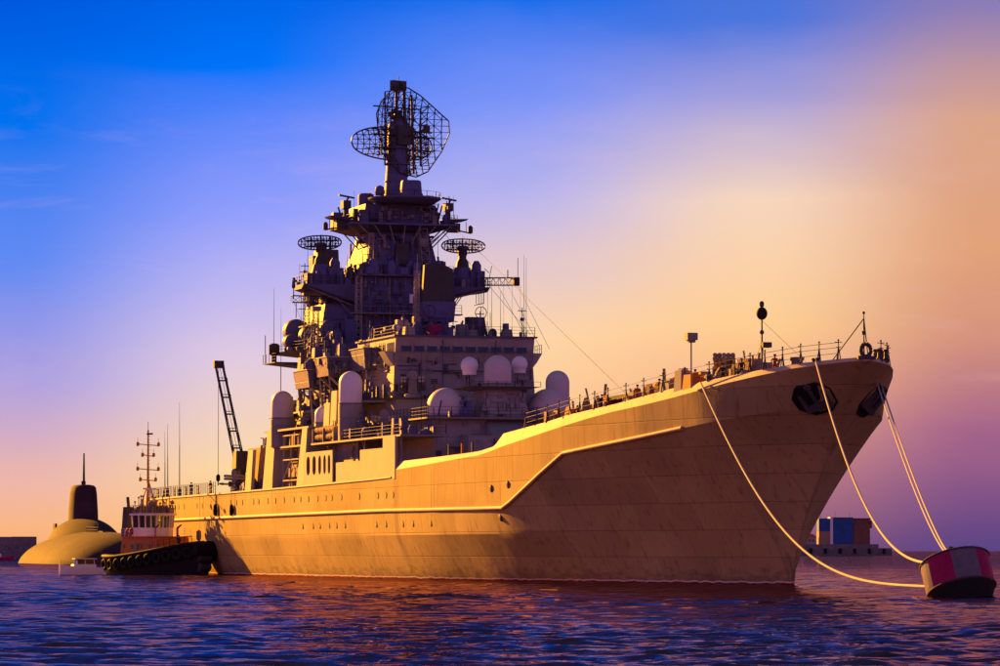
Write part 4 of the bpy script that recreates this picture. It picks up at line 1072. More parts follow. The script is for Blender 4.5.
# ---- starboard side screens, as lit plates at the deck edge (and the same to port)
for s in (-1, 1):
    yo, yi = s * 14.02, s * 13.86
    for x0, x1, z1 in ((-77.3, -72.75, 14.28), (-86.2, -77.3, 13.15), (-96.0, -86.2, 12.05)):
        m = MB(); m.box(x0 + 0.005, x1 - 0.005, min(yo, yi), max(yo, yi), lerp_table(ZB, (x0 + x1) / 2) - 0.2, z1)
        m.tube((x0, s * 13.95, z1), (x1, s * 13.95, z1), 0.08)
        for k in range(3): m.box(x0 + (k + 0.6) * (x1 - x0) / 3, x0 + (k + 0.6) * (x1 - x0) / 3 + 0.08, min(yi, yi - s * 0.3), max(yi, yi - s * 0.3), 10.2, z1)
        m.build('side_screen', 'pale', ship)
    # plate with five oval openings
    m = MB(); xs = [-97.8, -100.4, -102.6, -104.7, -107.2, -109.0]
    zz0, zz1, zs0, zs1 = 9.85, 13.5, 11.0, 13.05
    m.box(-109.8, -97.5, min(yo, yi), max(yo, yi), zz0, zs0); m.box(-109.8, -97.5, min(yo, yi), max(yo, yi), zs1, zz1)
    holes = [(-98.9, 0.55), (-100.8, 0.55), (-102.9, 0.6), (-105.3, 0.75), (-107.9, 0.75)]
    edge = -97.5
    for c, wv in holes:
        m.box(c + wv, edge, min(yo, yi), max(yo, yi), zs0, zs1); edge = c - wv
        for sx in (-1, 1):       # chamfered slot ends
            m.prism([(c + sx * wv, zs1), (c + sx * wv, zs1 - 0.5), (c + sx * wv * 0.75, zs1 - 0.18), (c + sx * wv * 0.2, zs1)], 'y', min(yo, yi) + 0.003, max(yo, yi) - 0.003)
            m.prism([(c + sx * wv, zs0), (c + sx * wv, zs0 + 0.5), (c + sx * wv * 0.75, zs0 + 0.18), (c + sx * wv * 0.2, zs0)], 'y', min(yo, yi) + 0.003, max(yo, yi) - 0.003)
    m.box(-109.8, edge, min(yo, yi), max(yo, yi), zs0, zs1)
    m.build('slotted_screen', 'pale', ship)
    # raked pillars carrying the upper deck
    for x0, x1, z1, rk in ((-113.3, -110.0, 16.4, 1.2), (-129.0, -124.6, 16.3, 0.6)):
        m = MB(); m.hexa([(x0, s * 14.0, 9.7), (x1, s * 14.0, 9.7), (x1, s * 13.5, 9.7), (x0, s * 13.5, 9.7)], [(x0 + rk, s * 13.6, z1), (x1, s * 13.6, z1), (x1, s * 12.9, z1), (x0 + rk, s * 12.9, z1)])
        m.hexa([(x1 - 0.01, s * 14.0, 9.7), (x1 + 0.12, s * 14.0, 9.7), (x1 + 0.12, s * 11.4, 9.7), (x1 - 0.01, s * 11.4, 9.7)], [(x1 - 0.01, s * 13.6, 14.2), (x1 + 0.12, s * 13.6, 14.2), (x1 + 0.12, s * 11.4, 14.2), (x1 - 0.01, s * 11.4, 14.2)])
        m.build('raked_pillar', 'pale', ship)
    # upper deck slab with casing above it
    m = MB(); m.box(-130, -109.5, min(s * 11.4, s * 13.6), max(s * 11.4, s * 13.6), 16.2, 16.42); m.build('boat_deck', 'mid', ship)
m = MB(); m.hexa([(-128, -13.4, 16.42), (-124.9, -13.4, 16.42), (-124.9, -11.5, 16.42), (-128, -11.5, 16.42)], [(-127.5, -13.2, 20.0), (-125.2, -13.2, 20.0), (-125.2, -11.5, 20.0), (-127.5, -11.5, 20.0)]); m.build('vent_trunk', 'pale', ship)
for x, z1 in ((-103.0, 20.0), (-106.0, 18.8)):
    m = MB(); m.hexa([(x - 1.3, -12.6, 14.5), (x + 1.3, -12.6, 14.5), (x + 1.3, -11.4, 14.5), (x - 1.3, -11.4, 14.5)], [(x - 1.1, -12.4, z1), (x + 1.1, -12.4, z1), (x + 1.1, -11.4, z1), (x - 1.1, -11.4, z1)]); m.build('vent_trunk', 'pale', ship)
# life raft canisters in racks
can_me = None
for row, (y, z) in enumerate(((-12.9, 15.1), (-12.9, 15.85), (-12.2, 16.2))):
    for k in range(7):
        x = -100.2 - k * 1.28 - row * 0.3
        if x < -109: continue
        if can_me is None:
            m = MB(); m.lathe([(0.12, -0.58), (0.33, -0.52), (0.36, -0.3), (0.36, -0.05), (0.39, -0.03), (0.39, 0.03), (0.36, 0.05), (0.36, 0.3), (0.33, 0.52), (0.12, 0.58)], n=14, axis='x'); o = m.build('life_raft_canister', 'canvas', ship); can_me = o.data
        else: o = add('life_raft_canister', can_me, ship)
        o.location = (x, y, z); o.rotation_euler = (0.2 * (k % 3), 0, 0.05 * (k % 2))
for x in (-99.6, -104, -108.5):
    m = MB(); m.box(x - 0.06, x + 0.06, -13.4, -11.6, 14.5, 16.0); m.build('canister_rack', 'mid', ship)
# davit frame between the pillars
dv = empty('boat_davit', (-118.5, -13.2, 9.75)); dv.parent = ship
m = MB()
for x in (-4, -0.5, 3.6): m.tube((x, 0, 0), (x * 0.9, 0, 6.0), 0.11); m.tube((x, 0, 2.0), (x * 0.9 + 0.8, 0, 6.0), 0.06)
for z in (0.9, 3.2, 5.9): m.tube((-4, 0, z), (3.6, 0, z), 0.09)
m.tube((-4, 0, 0.9), (-0.5, 0, 3.2), 0.06); m.tube((3.6, 0, 0.9), (-0.5, 0, 3.2), 0.06); m.build('frame', 'pale', dv)
m = MB(); m.prism([(-3.2, 1.3), (2.6, 1.3), (3.4, 2.3), (-3.6, 2.3)], 'y', 0.3, 1.6); m.prism([(-2.4, 2.3), (1.6, 2.3), (1.2, 3.0), (-2.0, 3.0)], 'y', 0.5, 1.4); m.build('launch_hull', 'canvas', dv)
rng = random.Random(11)
m = MB()
for k in range(90):
    x = rng.uniform(-130, -97); y = -rng.uniform(11.4, 13.2); z = 9.8 if rng.random() < 0.55 else 14.5
    w, h = rng.uniform(0.15, 0.5), rng.uniform(0.4, 1.6); m.box(x - w, x + w, y - 0.25, y + 0.25, z, z + h)
    if rng.random() < 0.5: m.tube((x, y, z + h), (x + rng.uniform(-0.4, 0.4), y, z + h + rng.uniform(0.3, 1.2)), 0.06, 5)
m.build('deck_fittings', 'canvas', ship, kind='stuff')
m = MB()
for k in range(150):
    zone = rng.choice(((-111, -96, -7.4, 7.4, 25.72), (-133, -117, -11, -7.4, 25.5), (-131, -119, -5.3, -4.3, 33.8), (-119.3, -118.6, -5.2, 5.2, 33.8), (-95, -80, -8.6, 8.6, 16.46), (-129, -119.3, -6, 6, 39.65), (-126, -120.5, -11, -5, 32.7), (-126, -120.5, 5, 10, 32.7), (-134, -111, -10.5, -8, 18.6), (-121, -109, -12, -9, 23.2)))
    x, y, z = rng.uniform(*zone[:2]), rng.uniform(*zone[2:4]), zone[4]; w, h = rng.uniform(0.1, 0.4), rng.uniform(0.3, 1.3)
    if rng.random() < 0.5: m.box(x - w, x + w, y - w * 0.8, y + w * 0.8, z, z + h)
    else: m.lathe([(w * 0.6, 0), (w * 0.6, h * 0.7), (w, h * 0.8), (w * 0.7, h)], (x, y, z), 7)
    if rng.random() < 0.4: m.tube((x, y, z + h), (x, y, z + h + rng.uniform(0.4, 2.2)), 0.035, 4)
m.build('topside_fittings', 'mid', ship, kind='stuff')
m = MB()
def gear(x, y, z, kmax=1.0):
    k = rng.random() * kmax; w = rng.uniform(0.2, 0.75); h = rng.uniform(0.5, 1.9)
    if k < 0.35: m.frus((x - w, x + w, y - w * .7, y + w * .7), z, (x - w * .8, x + w * .8, y - w * .6, y + w * .6), z + h)
    elif k < 0.6: m.lathe([(w * .8, 0), (w, h * .2), (w, h * .7), (w * .5, h), (.01, h * 1.05)], (x, y, z), 9)
    elif k < 0.8: m.tube((x, y, z), (x + rng.uniform(-1, 1), y + rng.uniform(-.6, .6), z + h * 1.5), rng.uniform(.06, .18), 6)
    else:
        m.tube((x, y, z), (x, y, z + h * 1.8), .05, 5); m.tube((x, y - .5, z + h * 1.6), (x, y + .5, z + h * 1.6), .05, 5); m.box(x - .15, x + .15, y - .2, y + .2, z + h, z + h + .35)
for k in range(70): gear(rng.uniform(-134, -113), -rng.uniform(7.6, 10.3), 18.6)
for k in range(60): gear(rng.uniform(-133.5, -117), -rng.uniform(7.3, 10.2), 25.5)
for k in range(26): gear(rng.uniform(-128, -119.3), rng.choice((-1, 1)) * rng.uniform(3.8, 6.0), 39.65)
for k in range(26): gear(rng.uniform(-126, -120.6), -rng.uniform(5, 11), 32.7)
for k in range(22): gear(rng.uniform(-126, -120.6), rng.uniform(5, 10), 32.7)
for k in range(40): gear(rng.uniform(-110, -96.5), rng.uniform(-7.2, 7.2), 25.72)
for k in range(24): gear(-118.9 + rng.uniform(-.3, .3), rng.uniform(-5.2, 5.2), 33.8)
for k in range(34): gear(rng.uniform(-130, -122), -rng.uniform(5.2, 8.4), 30.6)
for k in range(30): gear(rng.uniform(-122, -114), -rng.uniform(7.8, 11.8), 22.9)
for k in range(20): gear(rng.uniform(-131, -126), rng.uniform(-4, 4), 33.8)
for k in range(30): gear(rng.uniform(-110, -97), -rng.uniform(8.0, 10.5), 18.8)
for k in range(36): gear(rng.uniform(-151, -134.5), -rng.uniform(6.8, 9), 15.4)
for k in range(20): gear(rng.uniform(-147, -134.5), -rng.uniform(1, 6), 19.5)
for k in range(30): gear(rng.uniform(-121.5, -109), -rng.uniform(8.6, 11.6), 23.0 if rng.random() < .5 else 24.0)
for k in range(40): gear(rng.uniform(-150, -134), -rng.uniform(10, 13), 9.6)
for k in range(24): gear(rng.uniform(-95, -79.5), rng.choice((-1, 1)) * rng.uniform(1.5, 8.5), 16.46)
for k in range(24): gear(rng.uniform(-96, -74), -rng.uniform(9, 12.8), 14.5)
m.build('topside_gear', 'tower', ship, kind='stuff')
m = MB()
for k in range(70):
    x = rng.uniform(-32, 7); y = -(hull_hb(x, lerp_table(ZB, x)) - rng.uniform(0.9, 3.4)); gear(x, y, deck_z(x), 0.8)
m.build('forecastle_gear', 'canvas', ship, kind='stuff')
for z0, z1, x, y in ((18.6, 25, -113, -8.2), (18.6, 25, -124, -8.0), (25.5, 33, -126, -5.4), (14.5, 22, -112, -11.2), (26, 33, -119.1, 4.0)):
    l_ = MB(); l_.tube((x - .25, y, z0), (x - .25, y, z1), .04, 5); l_.tube((x + .25, y, z0), (x + .25, y, z1), .04, 5)
    for q in range(int((z1 - z0) / .4)): l_.tube((x - .25, y, z0 + q * .4), (x + .25, y, z0 + q * .4), .03, 4)
    l_.build('wall_ladder', 'mid', ship)

# ---- after superstructure, gun house, crane, flight deck edge
m = MB(); m.frus((-152, -134.1, -9.5, 9.5), 9.5, (-151, -134.1, -9.0, 9.0), 15.4); m.frus((-148, -134.1, -6.5, 6.5), 15.4, (-147, -134.1, -6.0, 6.0), 19.5); aft = m.build('after_house', 'tower', ship)
for x in (-137, -141, -146): door(aft, x, -9.5, 9.7, True)
m = MB(); m.lathe([(0.9, 15.4), (0.9, 17.6), (1.4, 17.9), (1.4, 18.1)], (-140, -8.0, 0), 16); m.build('director_pedestal', 'pale', aft)
ciws(-140, -8.0, 18.1, R_(-60)); ciws(-150.5, -11.8, 9.6, R_(-70))
m = MB(); m.frus((-144, -137, -12.6, -9.4), 9.55, (-143.5, -137.5, -12.2, -9.4), 14.8); m.build('after_casing', 'canvas', ship)
m = MB(); m.hexa([(-139.5, -13.6, 9.6), (-136.5, -13.6, 9.6), (-136.5, -13.2, 9.6), (-139.5, -13.2, 9.6)], [(-139.2, -13.2, 14.5), (-137, -13.2, 14.5), (-137, -12.8, 14.5), (-139.2, -12.8, 14.5)]); m.build('raked_pillar', 'pale', ship)
cr = empty('deck_crane', (-152.5, -11.0, 9.55)); cr.parent = ship
m = MB(); m.lathe([(0.9, 0), (0.9, 0.4), (0.65, 0.6), (0.6, 2.6), (0.85, 2.8), (0.85, 3.1)], n=16); m.build('pedestal', 'dark', cr)
m = MB(); m.frus((-1.4, 0.9, -0.8, 0.8), 3.1, (-1.0, 0.7, -0.7, 0.7), 5.2); m.box(0.2, 1.1, 0.3, 1.4, 3.2, 5.0); m.build('cab', 'dark', cr)
m = MB(); A = Vector((-0.2, -0.1, 3.5)); B_ = Vector((-9.4, -0.6, 16.0)); sd = Vector((0, 0.52, 0)); fw = Vector((0.55, 0, 0.4))
for s in (-1, 1):
    m.tube(A + sd * s, B_ + sd * s * 0.85, 0.11, 6); m.tube(A + sd * s + fw, B_ + sd * s * 0.85 + fw * 0.6, 0.07, 6)
for k in range(7):
    p = A.lerp(B_, k / 6); m.tube(p + sd, p - sd, 0.10, 6); m.tube(p + sd + fw * 0.8, p - sd + fw * 0.8, 0.05, 5)
    if k < 6:
        p2 = A.lerp(B_, (k + 1) / 6)
        for s in (-1, 1): m.tube(p + sd * s, p2 + sd * s + fw * 0.8, 0.05, 5)
m.box(B_.x - 0.4, B_.x + 0.4, B_.y - 0.6, B_.y + 0.6, B_.z - 0.5, B_.z + 0.4); m.build('boom', 'dark', cr)
m = MB(); m.tube((B_.x, B_.y, B_.z), (B_.x, B_.y, 2.6), 0.035, 5); m.tube((B_.x + 0.3, B_.y, B_.z), A + Vector((-1, 0, 1.6)), 0.03, 5); m.build('cable', 'wire', cr)
m = MB(); m.lathe([(0.1, 2.6), (0.26, 2.4), (0.26, 1.9), (0.1, 1.7)], (B_.x, B_.y, 0), 10); m.tube((B_.x, B_.y, 1.7), (B_.x, B_.y, 1.2), 0.08); m.build('hook_block', 'black', cr)
# after twin gun house (far side of the crane)
g = empty('gun_turret', (-166, 0, 9.5), math.pi); g.parent = ship
m = MB(); m.lathe([(3.2, 0), (3.2, 0.6)], n=26); m.hexa([(-3.2, -2.4, 0.6), (3.0, -2.2, 0.6), (3.0, 2.2, 0.6), (-3.2, 2.4, 0.6)], [(-2.6, -1.7, 3.0), (1.4, -1.3, 3.0), (1.4, 1.3, 3.0), (-2.6, 1.7, 3.0)]); m.build('gun_house', 'grey', g)
for s in (-0.5, 0.5): MB().tube((1.6, s, 1.8), (8.2, s, 2.6), 0.17, 10, 0.11).build('barrel', 'grey', g)
# flight deck nets, railing and whips
fr = railing([(-153, -13.95, 9.7), (-165, -13.75, 9.68), (-180, -13.4, 9.66), (-202, -11.9, 9.63)], 1.35, 1.25, 3, 0.035).build('flight_deck_railing', 'dark', ship)
railing([(-131, 13.95, 9.8), (-165, 13.75, 9.68), (-180, 13.4, 9.66), (-202, 11.9, 9.63)], 1.35, 1.25, 3, 0.035).build('flight_deck_railing', 'dark', ship)
for k in range(18):
    x = -156 - k * 2.45; y = -(lerp_table(HB, x) - 0.6)
    m = MB(); m.box(-0.55, 0.55, -0.04, 0.04, 0.1, 1.25); m.tube((-0.55, 0, 0), (-0.55, 0, 1.35), 0.04); m.tube((0.55, 0, 0), (0.55, 0, 1.35), 0.04)
    if k % 3 == 1: o = m.build('folding_net', 'mid', ship); o.location = (x, y, 9.5)
for x, y, h in ((-177.7, -12.9, 12.0), (-187, -12.4, 9.6), (-190.5, -12.0, 8.6)):
    m = MB(); m.lathe([(0.2, 0), (0.2, 1.0), (0.1, 1.3)], n=8); m.tube((0, 0, 1.2), (-0.1, 0, h * 0.55), 0.07, 5, 0.05); m.tube((-0.1, 0, h * 0.55), (-0.3, 0, h), 0.04, 5, 0.015); o = m.build('whip_aerial', 'dark', ship); o.location = (x, y, 9.5)
for x, y, z, h in ((-144.8, -8, 15.4, 16), (-137, -7.5, 19.5, 14)):
    m = MB(); m.tube((0, 0, 0), (0, 0, 1.6), 0.14, 6); m.tube((0, 0, 1.6), (0, 0, h * 0.6), 0.05, 5); m.tube((0, 0, h * 0.6), (0, 0, h), 0.03, 5, 0.012); o = m.build('whip_aerial', 'dark', ship); o.location = (x, y, z)
for x, z, h in ((-151.0, 9.4, 1.9), (-142.5, 9.4, 2.0)):     # fenders hung on lines over the side
    m = MB(); m.tube((x, -14.45, z + 0.35), (x, -14.45, z - h + 0.9), 0.03, 4); m.lathe([(0.08, z - h + 0.9), (0.22, z - h + 0.7), (0.26, z - h), (0.2, z - h - 0.4), (0.05, z - h - 0.5)], (x, -14.45, 0), 10); m.build('hanging_fender', 'black', ship)
for x in (-160,):
    m = MB(); m.tube((x, -14.3, 9.9), (x, -14.35, 5.3), 0.03, 4); m.lathe([(0.05, 5.4), (0.3, 5.2), (0.33, 4.4), (0.2, 4.1)], (x, -14.4, 0), 10); m.lathe([(0.2, 4.1), (0.26, 3.9), (0.22, 3.2), (0.1, 3.0)], (x, -14.4, 0), 10); m.build('hanging_fender', ['mid'], ship)
for x in (-62, -57.5, -54):
    m = MB(); m.tube((x, -11.5, 10.1), (x, -11.5, 13.2), 0.12, 7); m.box(x - 0.3, x + 0.3, -11.8, -11.2, 10.1, 11.6); m.build('hydrant_post', 'orange' if x == -57.5 else 'dark', ship)


# ---- small fittings on the walls: junction boxes, pipes, vents, lamps, hand rails
def wall_fit(n, face, a0, a1, z0, z1, off, mats=('tower', 'mid', 'pale', 'dark')):
    """face 'x': wall facing forward, off(z) gives its x, a = y; face 'y': wall facing starboard, off(z) gives its y, a = x"""
    ms = {k: MB() for k in mats}
    def put(k, a_, b_, c_, d_, e_, f_):      # box: along-wall a_..b_, out c_..d_, z e_..f_
        o0 = off((e_ + f_) / 2)
        if face == 'x': ms[k].box(o0 + c_ - 0.1, o0 + d_, a_, b_, e_, f_)
        else: ms[k].box(a_, b_, o0 - d_, o0 - c_ + 0.1, e_, f_)
    for i in range(n):
        k = rng.choice(mats); a = rng.uniform(a0, a1); z = rng.uniform(z0, z1); t = rng.random()
        if t < 0.45:
            w, h = rng.uniform(.15, .55), rng.uniform(.2, .9); put(k, a - w / 2, a + w / 2, 0, rng.uniform(.12, .4), z, min(z1, z + h))
        elif t < 0.65:
            h = rng.uniform(1.0, 3.2); put(k, a - .05, a + .05, 0, .12, max(z0, z - h / 2), min(z1, z + h / 2))
        elif t < 0.8:
            w = rng.uniform(.8, 3.0); put(k, max(a0, a - w / 2), min(a1, a + w / 2), 0, .12, z, z + .09)
        elif t < 0.9:
            w = rng.uniform(.5, .8); put('dark' if 'dark' in mats else k, a - w / 2, a + w / 2, 0, .05, z, z + w * .8)
            for q in range(3): put(k, a - w / 2, a + w / 2, .03, .12, z + q * w * .27, z + q * w * .27 + .05)
        else:
            w = rng.uniform(.5, 1.3); put(k, a - w / 2, a + w / 2, 0, rng.uniform(.5, .9), z, z + .08); put(k, a - .04, a + .04, 0, .5, z - .45, z)
    for k in mats:
        if ms[k].f: ms[k].build('wall_fittings', k, ship, kind='stuff')


lin_ = lambda za, va, zb_, vb: (lambda z: va + (vb - va) * (z - za) / (zb_ - za))
wall_fit(90, 'x', -7.6, 7.6, 16.8, 23.4, lin_(16.46, -95.4, 22.9, -95.8), ('grey', 'mid', 'pale', 'dark'))
wall_fit(24, 'y', -110, -96.5, 17, 23.4, lambda z: -7.85, ('pale', 'mid'))
wall_fit(90, 'x', -4.9, 4.9, 26.2, 33.0, lin_(26, -119.0, 33.6, -119.4), ('tower', 'mid', 'dark'))
wall_fit(50, 'x', -3.6, 3.6, 34.0, 38.4, lin_(33.8, -120.2, 39.2, -121.0), ('tower', 'mid', 'dark'))
wall_fit(7, 'y', -130, -121.5, 34.2, 38.2, lin_(33.8, -4.4, 39.2, -3.2), ('tower', 'mid'))
wall_fit(40, 'y', -131, -119.6, 26.5, 33.2, lin_(26, -5.2, 33.6, -4.7), ('tower', 'mid'))
wall_fit(40, 'x', -4.2, 4.2, 39.8, 41.6, lin_(39.65, -120.6, 41.9, -121.0), ('tower', 'mid', 'dark'))
wall_fit(60, 'x', -8.0, 8.0, 10.6, 16.0, lin_(10, -79.0, 16.3, -79.8), ('grey', 'mid', 'dark'))
wall_fit(40, 'x', -5.2, 8.2, 10.6, 14.3, lin_(10.05, -75.5, 14.55, -76.6), ('grey', 'mid', 'dark'))
wall_fit(26, 'x', -2.2, 2.6, 16.8, 19.2, lin_(16.3, -81.2, 19.55, -82.2), ('grey', 'mid'))
wall_fit(50, 'y', -133, -112, 18.8, 25.0, lin_(14.5, -7.6, 26, -7.2), ('tower', 'mid', 'pale', 'dark'))
wall_fit(50, 'y', -133, -112, 14.8, 18.4, lin_(14.3, -11.0, 18.6, -10.4), ('pale', 'mid', 'dark', 'canvas'))
wall_fit(70, 'y', -129, -97.5, 10.0, 14.0, lambda z: -11.3, ('pale', 'mid', 'dark', 'canvas'))
wall_fit(40, 'y', -151, -135, 10, 15, lin_(9.5, -9.5, 15.4, -9.0), ('tower', 'mid', 'canvas'))
wall_fit(24, 'x', -11.5, -8.3, 22.0, 23.7, lambda z: -108.6, ('tower', 'mid', 'dark')); wall_fit(24, 'x', -12, -7.8, 21, 22.6, lambda z: -115.6, ('tower', 'mid', 'dark')); wall_fit(10, 'x', -9.2, -7.9, 22.5, 24.3, lambda z: -102.2, ('tower', 'mid'))
for s in (-1, 1):        # brackets under the sponsons and the gallery
    for k in range(5):
        x = -120.9 - k * 1.15; y1 = -10.8 if s < 0 else 9.8
        m = MB(); m.tube((x, s * 4.6, 30.0 if s < 0 else 31.0), (x, y1, 32.3), 0.09, 5); m.tube((x, s * 4.9, 28.4), (x, y1 * 0.75, 31.9), 0.06, 5); m.build('sponson_bracket', 'mid', ship)
    for k in range(3):
        x = -120.9 - k * 2.4; m = MB(); m.tube((x, s * 3.6, 37.0), (x, s * 6.0, 39.4), 0.08, 5); m.build('gallery_bracket', 'mid', ship)
for k in range(7):
    y = -5.4 + k * 1.8; m = MB(); m.tube((-119.9, y * 0.55, 37.4), (-119.1, y, 39.4), 0.07, 5); m.build('gallery_bracket', 'mid', ship)
m = MB(); m.box(-110.5, -97.2, -10.8, -8.01, 18.6, 18.78); wd = m.build('signal_deck', 'grey', ship); railing([(-97.4, -8.1, 18.78), (-97.4, -10.7, 18.78), (-110.3, -10.7, 18.78)], 1.0, 1.1).build('railing', 'wire', wd)
for x, y, z, h in ((-123, -10.4, 25.5, 6.0), (-116.5, -11.0, 22.9, 6.5), (-125.5, -7.4, 30.6, 4.0)):
    l_ = MB(); l_.truss((x, y, z), (x, y, z + h), .55, .55, int(h / .7), .045, (1, 0, 0)); l_.box(x - .5, x + .5, y - .5, y + .5, z + h, z + h + .5); l_.tube((x, y - 1, z + h * .75), (x, y + 1, z + h * .75), .05, 5); l_.build('lattice_mast', 'mid', ship)
# catwalk half way up the tower front, with its rail
m = MB(); m.box(-119.2, -117.9, -6.4, 6.4, 29.3, 29.42)
cw = m.build('catwalk', 'mid', ship); railing([(-118.0, -6.3, 29.42), (-118.0, 6.3, 29.42)], 1.0, 0.9).build('railing', 'wire', cw)
for x, y, z, h in ((-118.2, -4.6, 33.8, 5.5), (-118.3, 3.6, 33.8, 4.5), (-119.2, -5.9, 39.65, 3.5), (-119.2, 5.7, 39.65, 3.2), (-104, -7.6, 25.72, 6.5), (-110, 7.4, 25.72, 7.0), (-121, -10.8, 32.7, 5.0), (-113, -11.0, 23.9, 7), (-119, -11.8, 22.9, 8), (-134, -11.5, 25.5, 7.5), (-96, -7.6, 25.72, 4.5)):
    m = MB(); m.tube((0, 0, 0), (0, 0, 0.5), 0.1, 6); m.tube((0, 0, 0.5), (0, 0, h), 0.04, 5, 0.015); o = m.build('whip_aerial', 'wire', ship); o.location = (x, y, z)


# ------------------------------------------------------------------ mooring buoy and lines
BU = Vector((28.45, 244.0, 0.0))
bu = empty('mooring_buoy', BU, 0, 'big magenta and grey striped mooring buoy tilted in the water', 'buoy')
bu.rotation_euler = (R_(-24), R_(4), R_(32))
nseg = 8
prof = [(1.55, -0.9), (2.12, 0.35), (2.15, 0.5), (2.15, 2.35), (2.05, 2.5), (0.6, 2.62)]
for g in range(nseg):
    m = MB(); a0, a1 = 2 * math.pi * g / nseg, 2 * math.pi * (g + 1) / nseg; n = 6
    vs = []; fs = []
    for r, h in prof[1:]:
        for k in range(n + 1):
            a = a0 + (a1 - a0) * k / n; vs.append((r * math.cos(a), r * math.sin(a), h))
    for j in range(len(prof) - 2):
        for k in range(n): fs.append((j * (n + 1) + k, j * (n + 1) + k + 1, (j + 1) * (n + 1) + k + 1, (j + 1) * (n + 1) + k))
    m._add(vs, fs)
    me = bpy.data.meshes.new('painted_panel'); me.from_pydata(vs, [], fs); me.materials.append(M['buoy_white'] if g % 2 else M['red']); me.shade_smooth(); me.set_sharp_from_angle(angle=R_(30))
    add('painted_panel', me, bu)
m = MB(); m.lathe([(1.2, -1.6), (1.55, -0.9), (2.11, 0.34)], n=48); m.build('underside', 'black', bu)
for z in (0.42, 2.4):
    m = MB()
    for k in range(40):
        a, b = 2 * math.pi * k / 40, 2 * math.pi * (k + 1) / 40; m.tube((2.16 * math.cos(a), 2.16 * math.sin(a), z), (2.16 * math.cos(b), 2.16 * math.sin(b), z), 0.07, 6)
    m.build('rim_band', 'dark', bu)
m = MB(); m.lathe([(0.62, 2.5), (0.55, 2.75), (0.001, 2.8)], n=20); m.tube((0, 0, 2.7), (0, 0, 3.3), 0.1, 8)
for k in range(12):
    a, b = k * math.pi / 6, (k + 1) * math.pi / 6; m.tube((0.28 * math.cos(a), 0, 3.1 + 0.28 * math.sin(a)), (0.28 * math.cos(b), 0, 3.1 + 0.28 * math.sin(b)), 0.06, 6)
m.tube((-0.9, 0.4, 2.6), (-0.9, 0.4, 3.0), 0.05); m.tube((0.9, -0.4, 2.6), (0.9, -0.4, 3.0), 0.05); m.tube((-0.9, 0.4, 2.95), (0.9, -0.4, 2.95), 0.04)
m.build('mooring_eye', 'dark', bu)


def rope(label, a, b, p0, p1, r=0.085, n=48):
    a, b = Vector(a), Vector(b); pts = []
    for k in range(n + 1):
        t = k / n; p = a.lerp(b, t); p.z = b.z + (a.z - b.z) * (1 - t) ** (p0 + (p1 - p0) * t); pts.append(p)
    o = MB().path(pts, r, 8).build('mooring_rope', 'rope', None, 80)
    return tag(o, label, 'rope', 'mooring ropes from the bow to the buoy')


rope('pale mooring rope sagging lowest, from the starboard rail to the near side of the buoy', sw(0.4, -8.05, 16.75), BU + Vector((-2.05, -0.4, 0.65)), 2.2, 3.1)
rope('pale mooring rope from the bow rail above the starboard anchor to the buoy', sw(14.2, -3.25, 17.85), BU + Vector((-1.95, 0.2, 2.1)), 1.9, 2.2)
rope('taut steep mooring rope from the far side of the bow, nearer of two', sw(13.0, hull_hb(13.0, 16.4) - 0.05, 16.4), BU + Vector((-1.0, 0.2, 2.75)), 1.2, 1.25, 0.06)
rope('taut steep mooring rope from the far side of the bow, farther of two', sw(12.2, hull_hb(12.2, 16.4) - 0.05, 16.4), BU + Vector((-0.85, 0.5, 2.8)), 1.16, 1.2, 0.06)


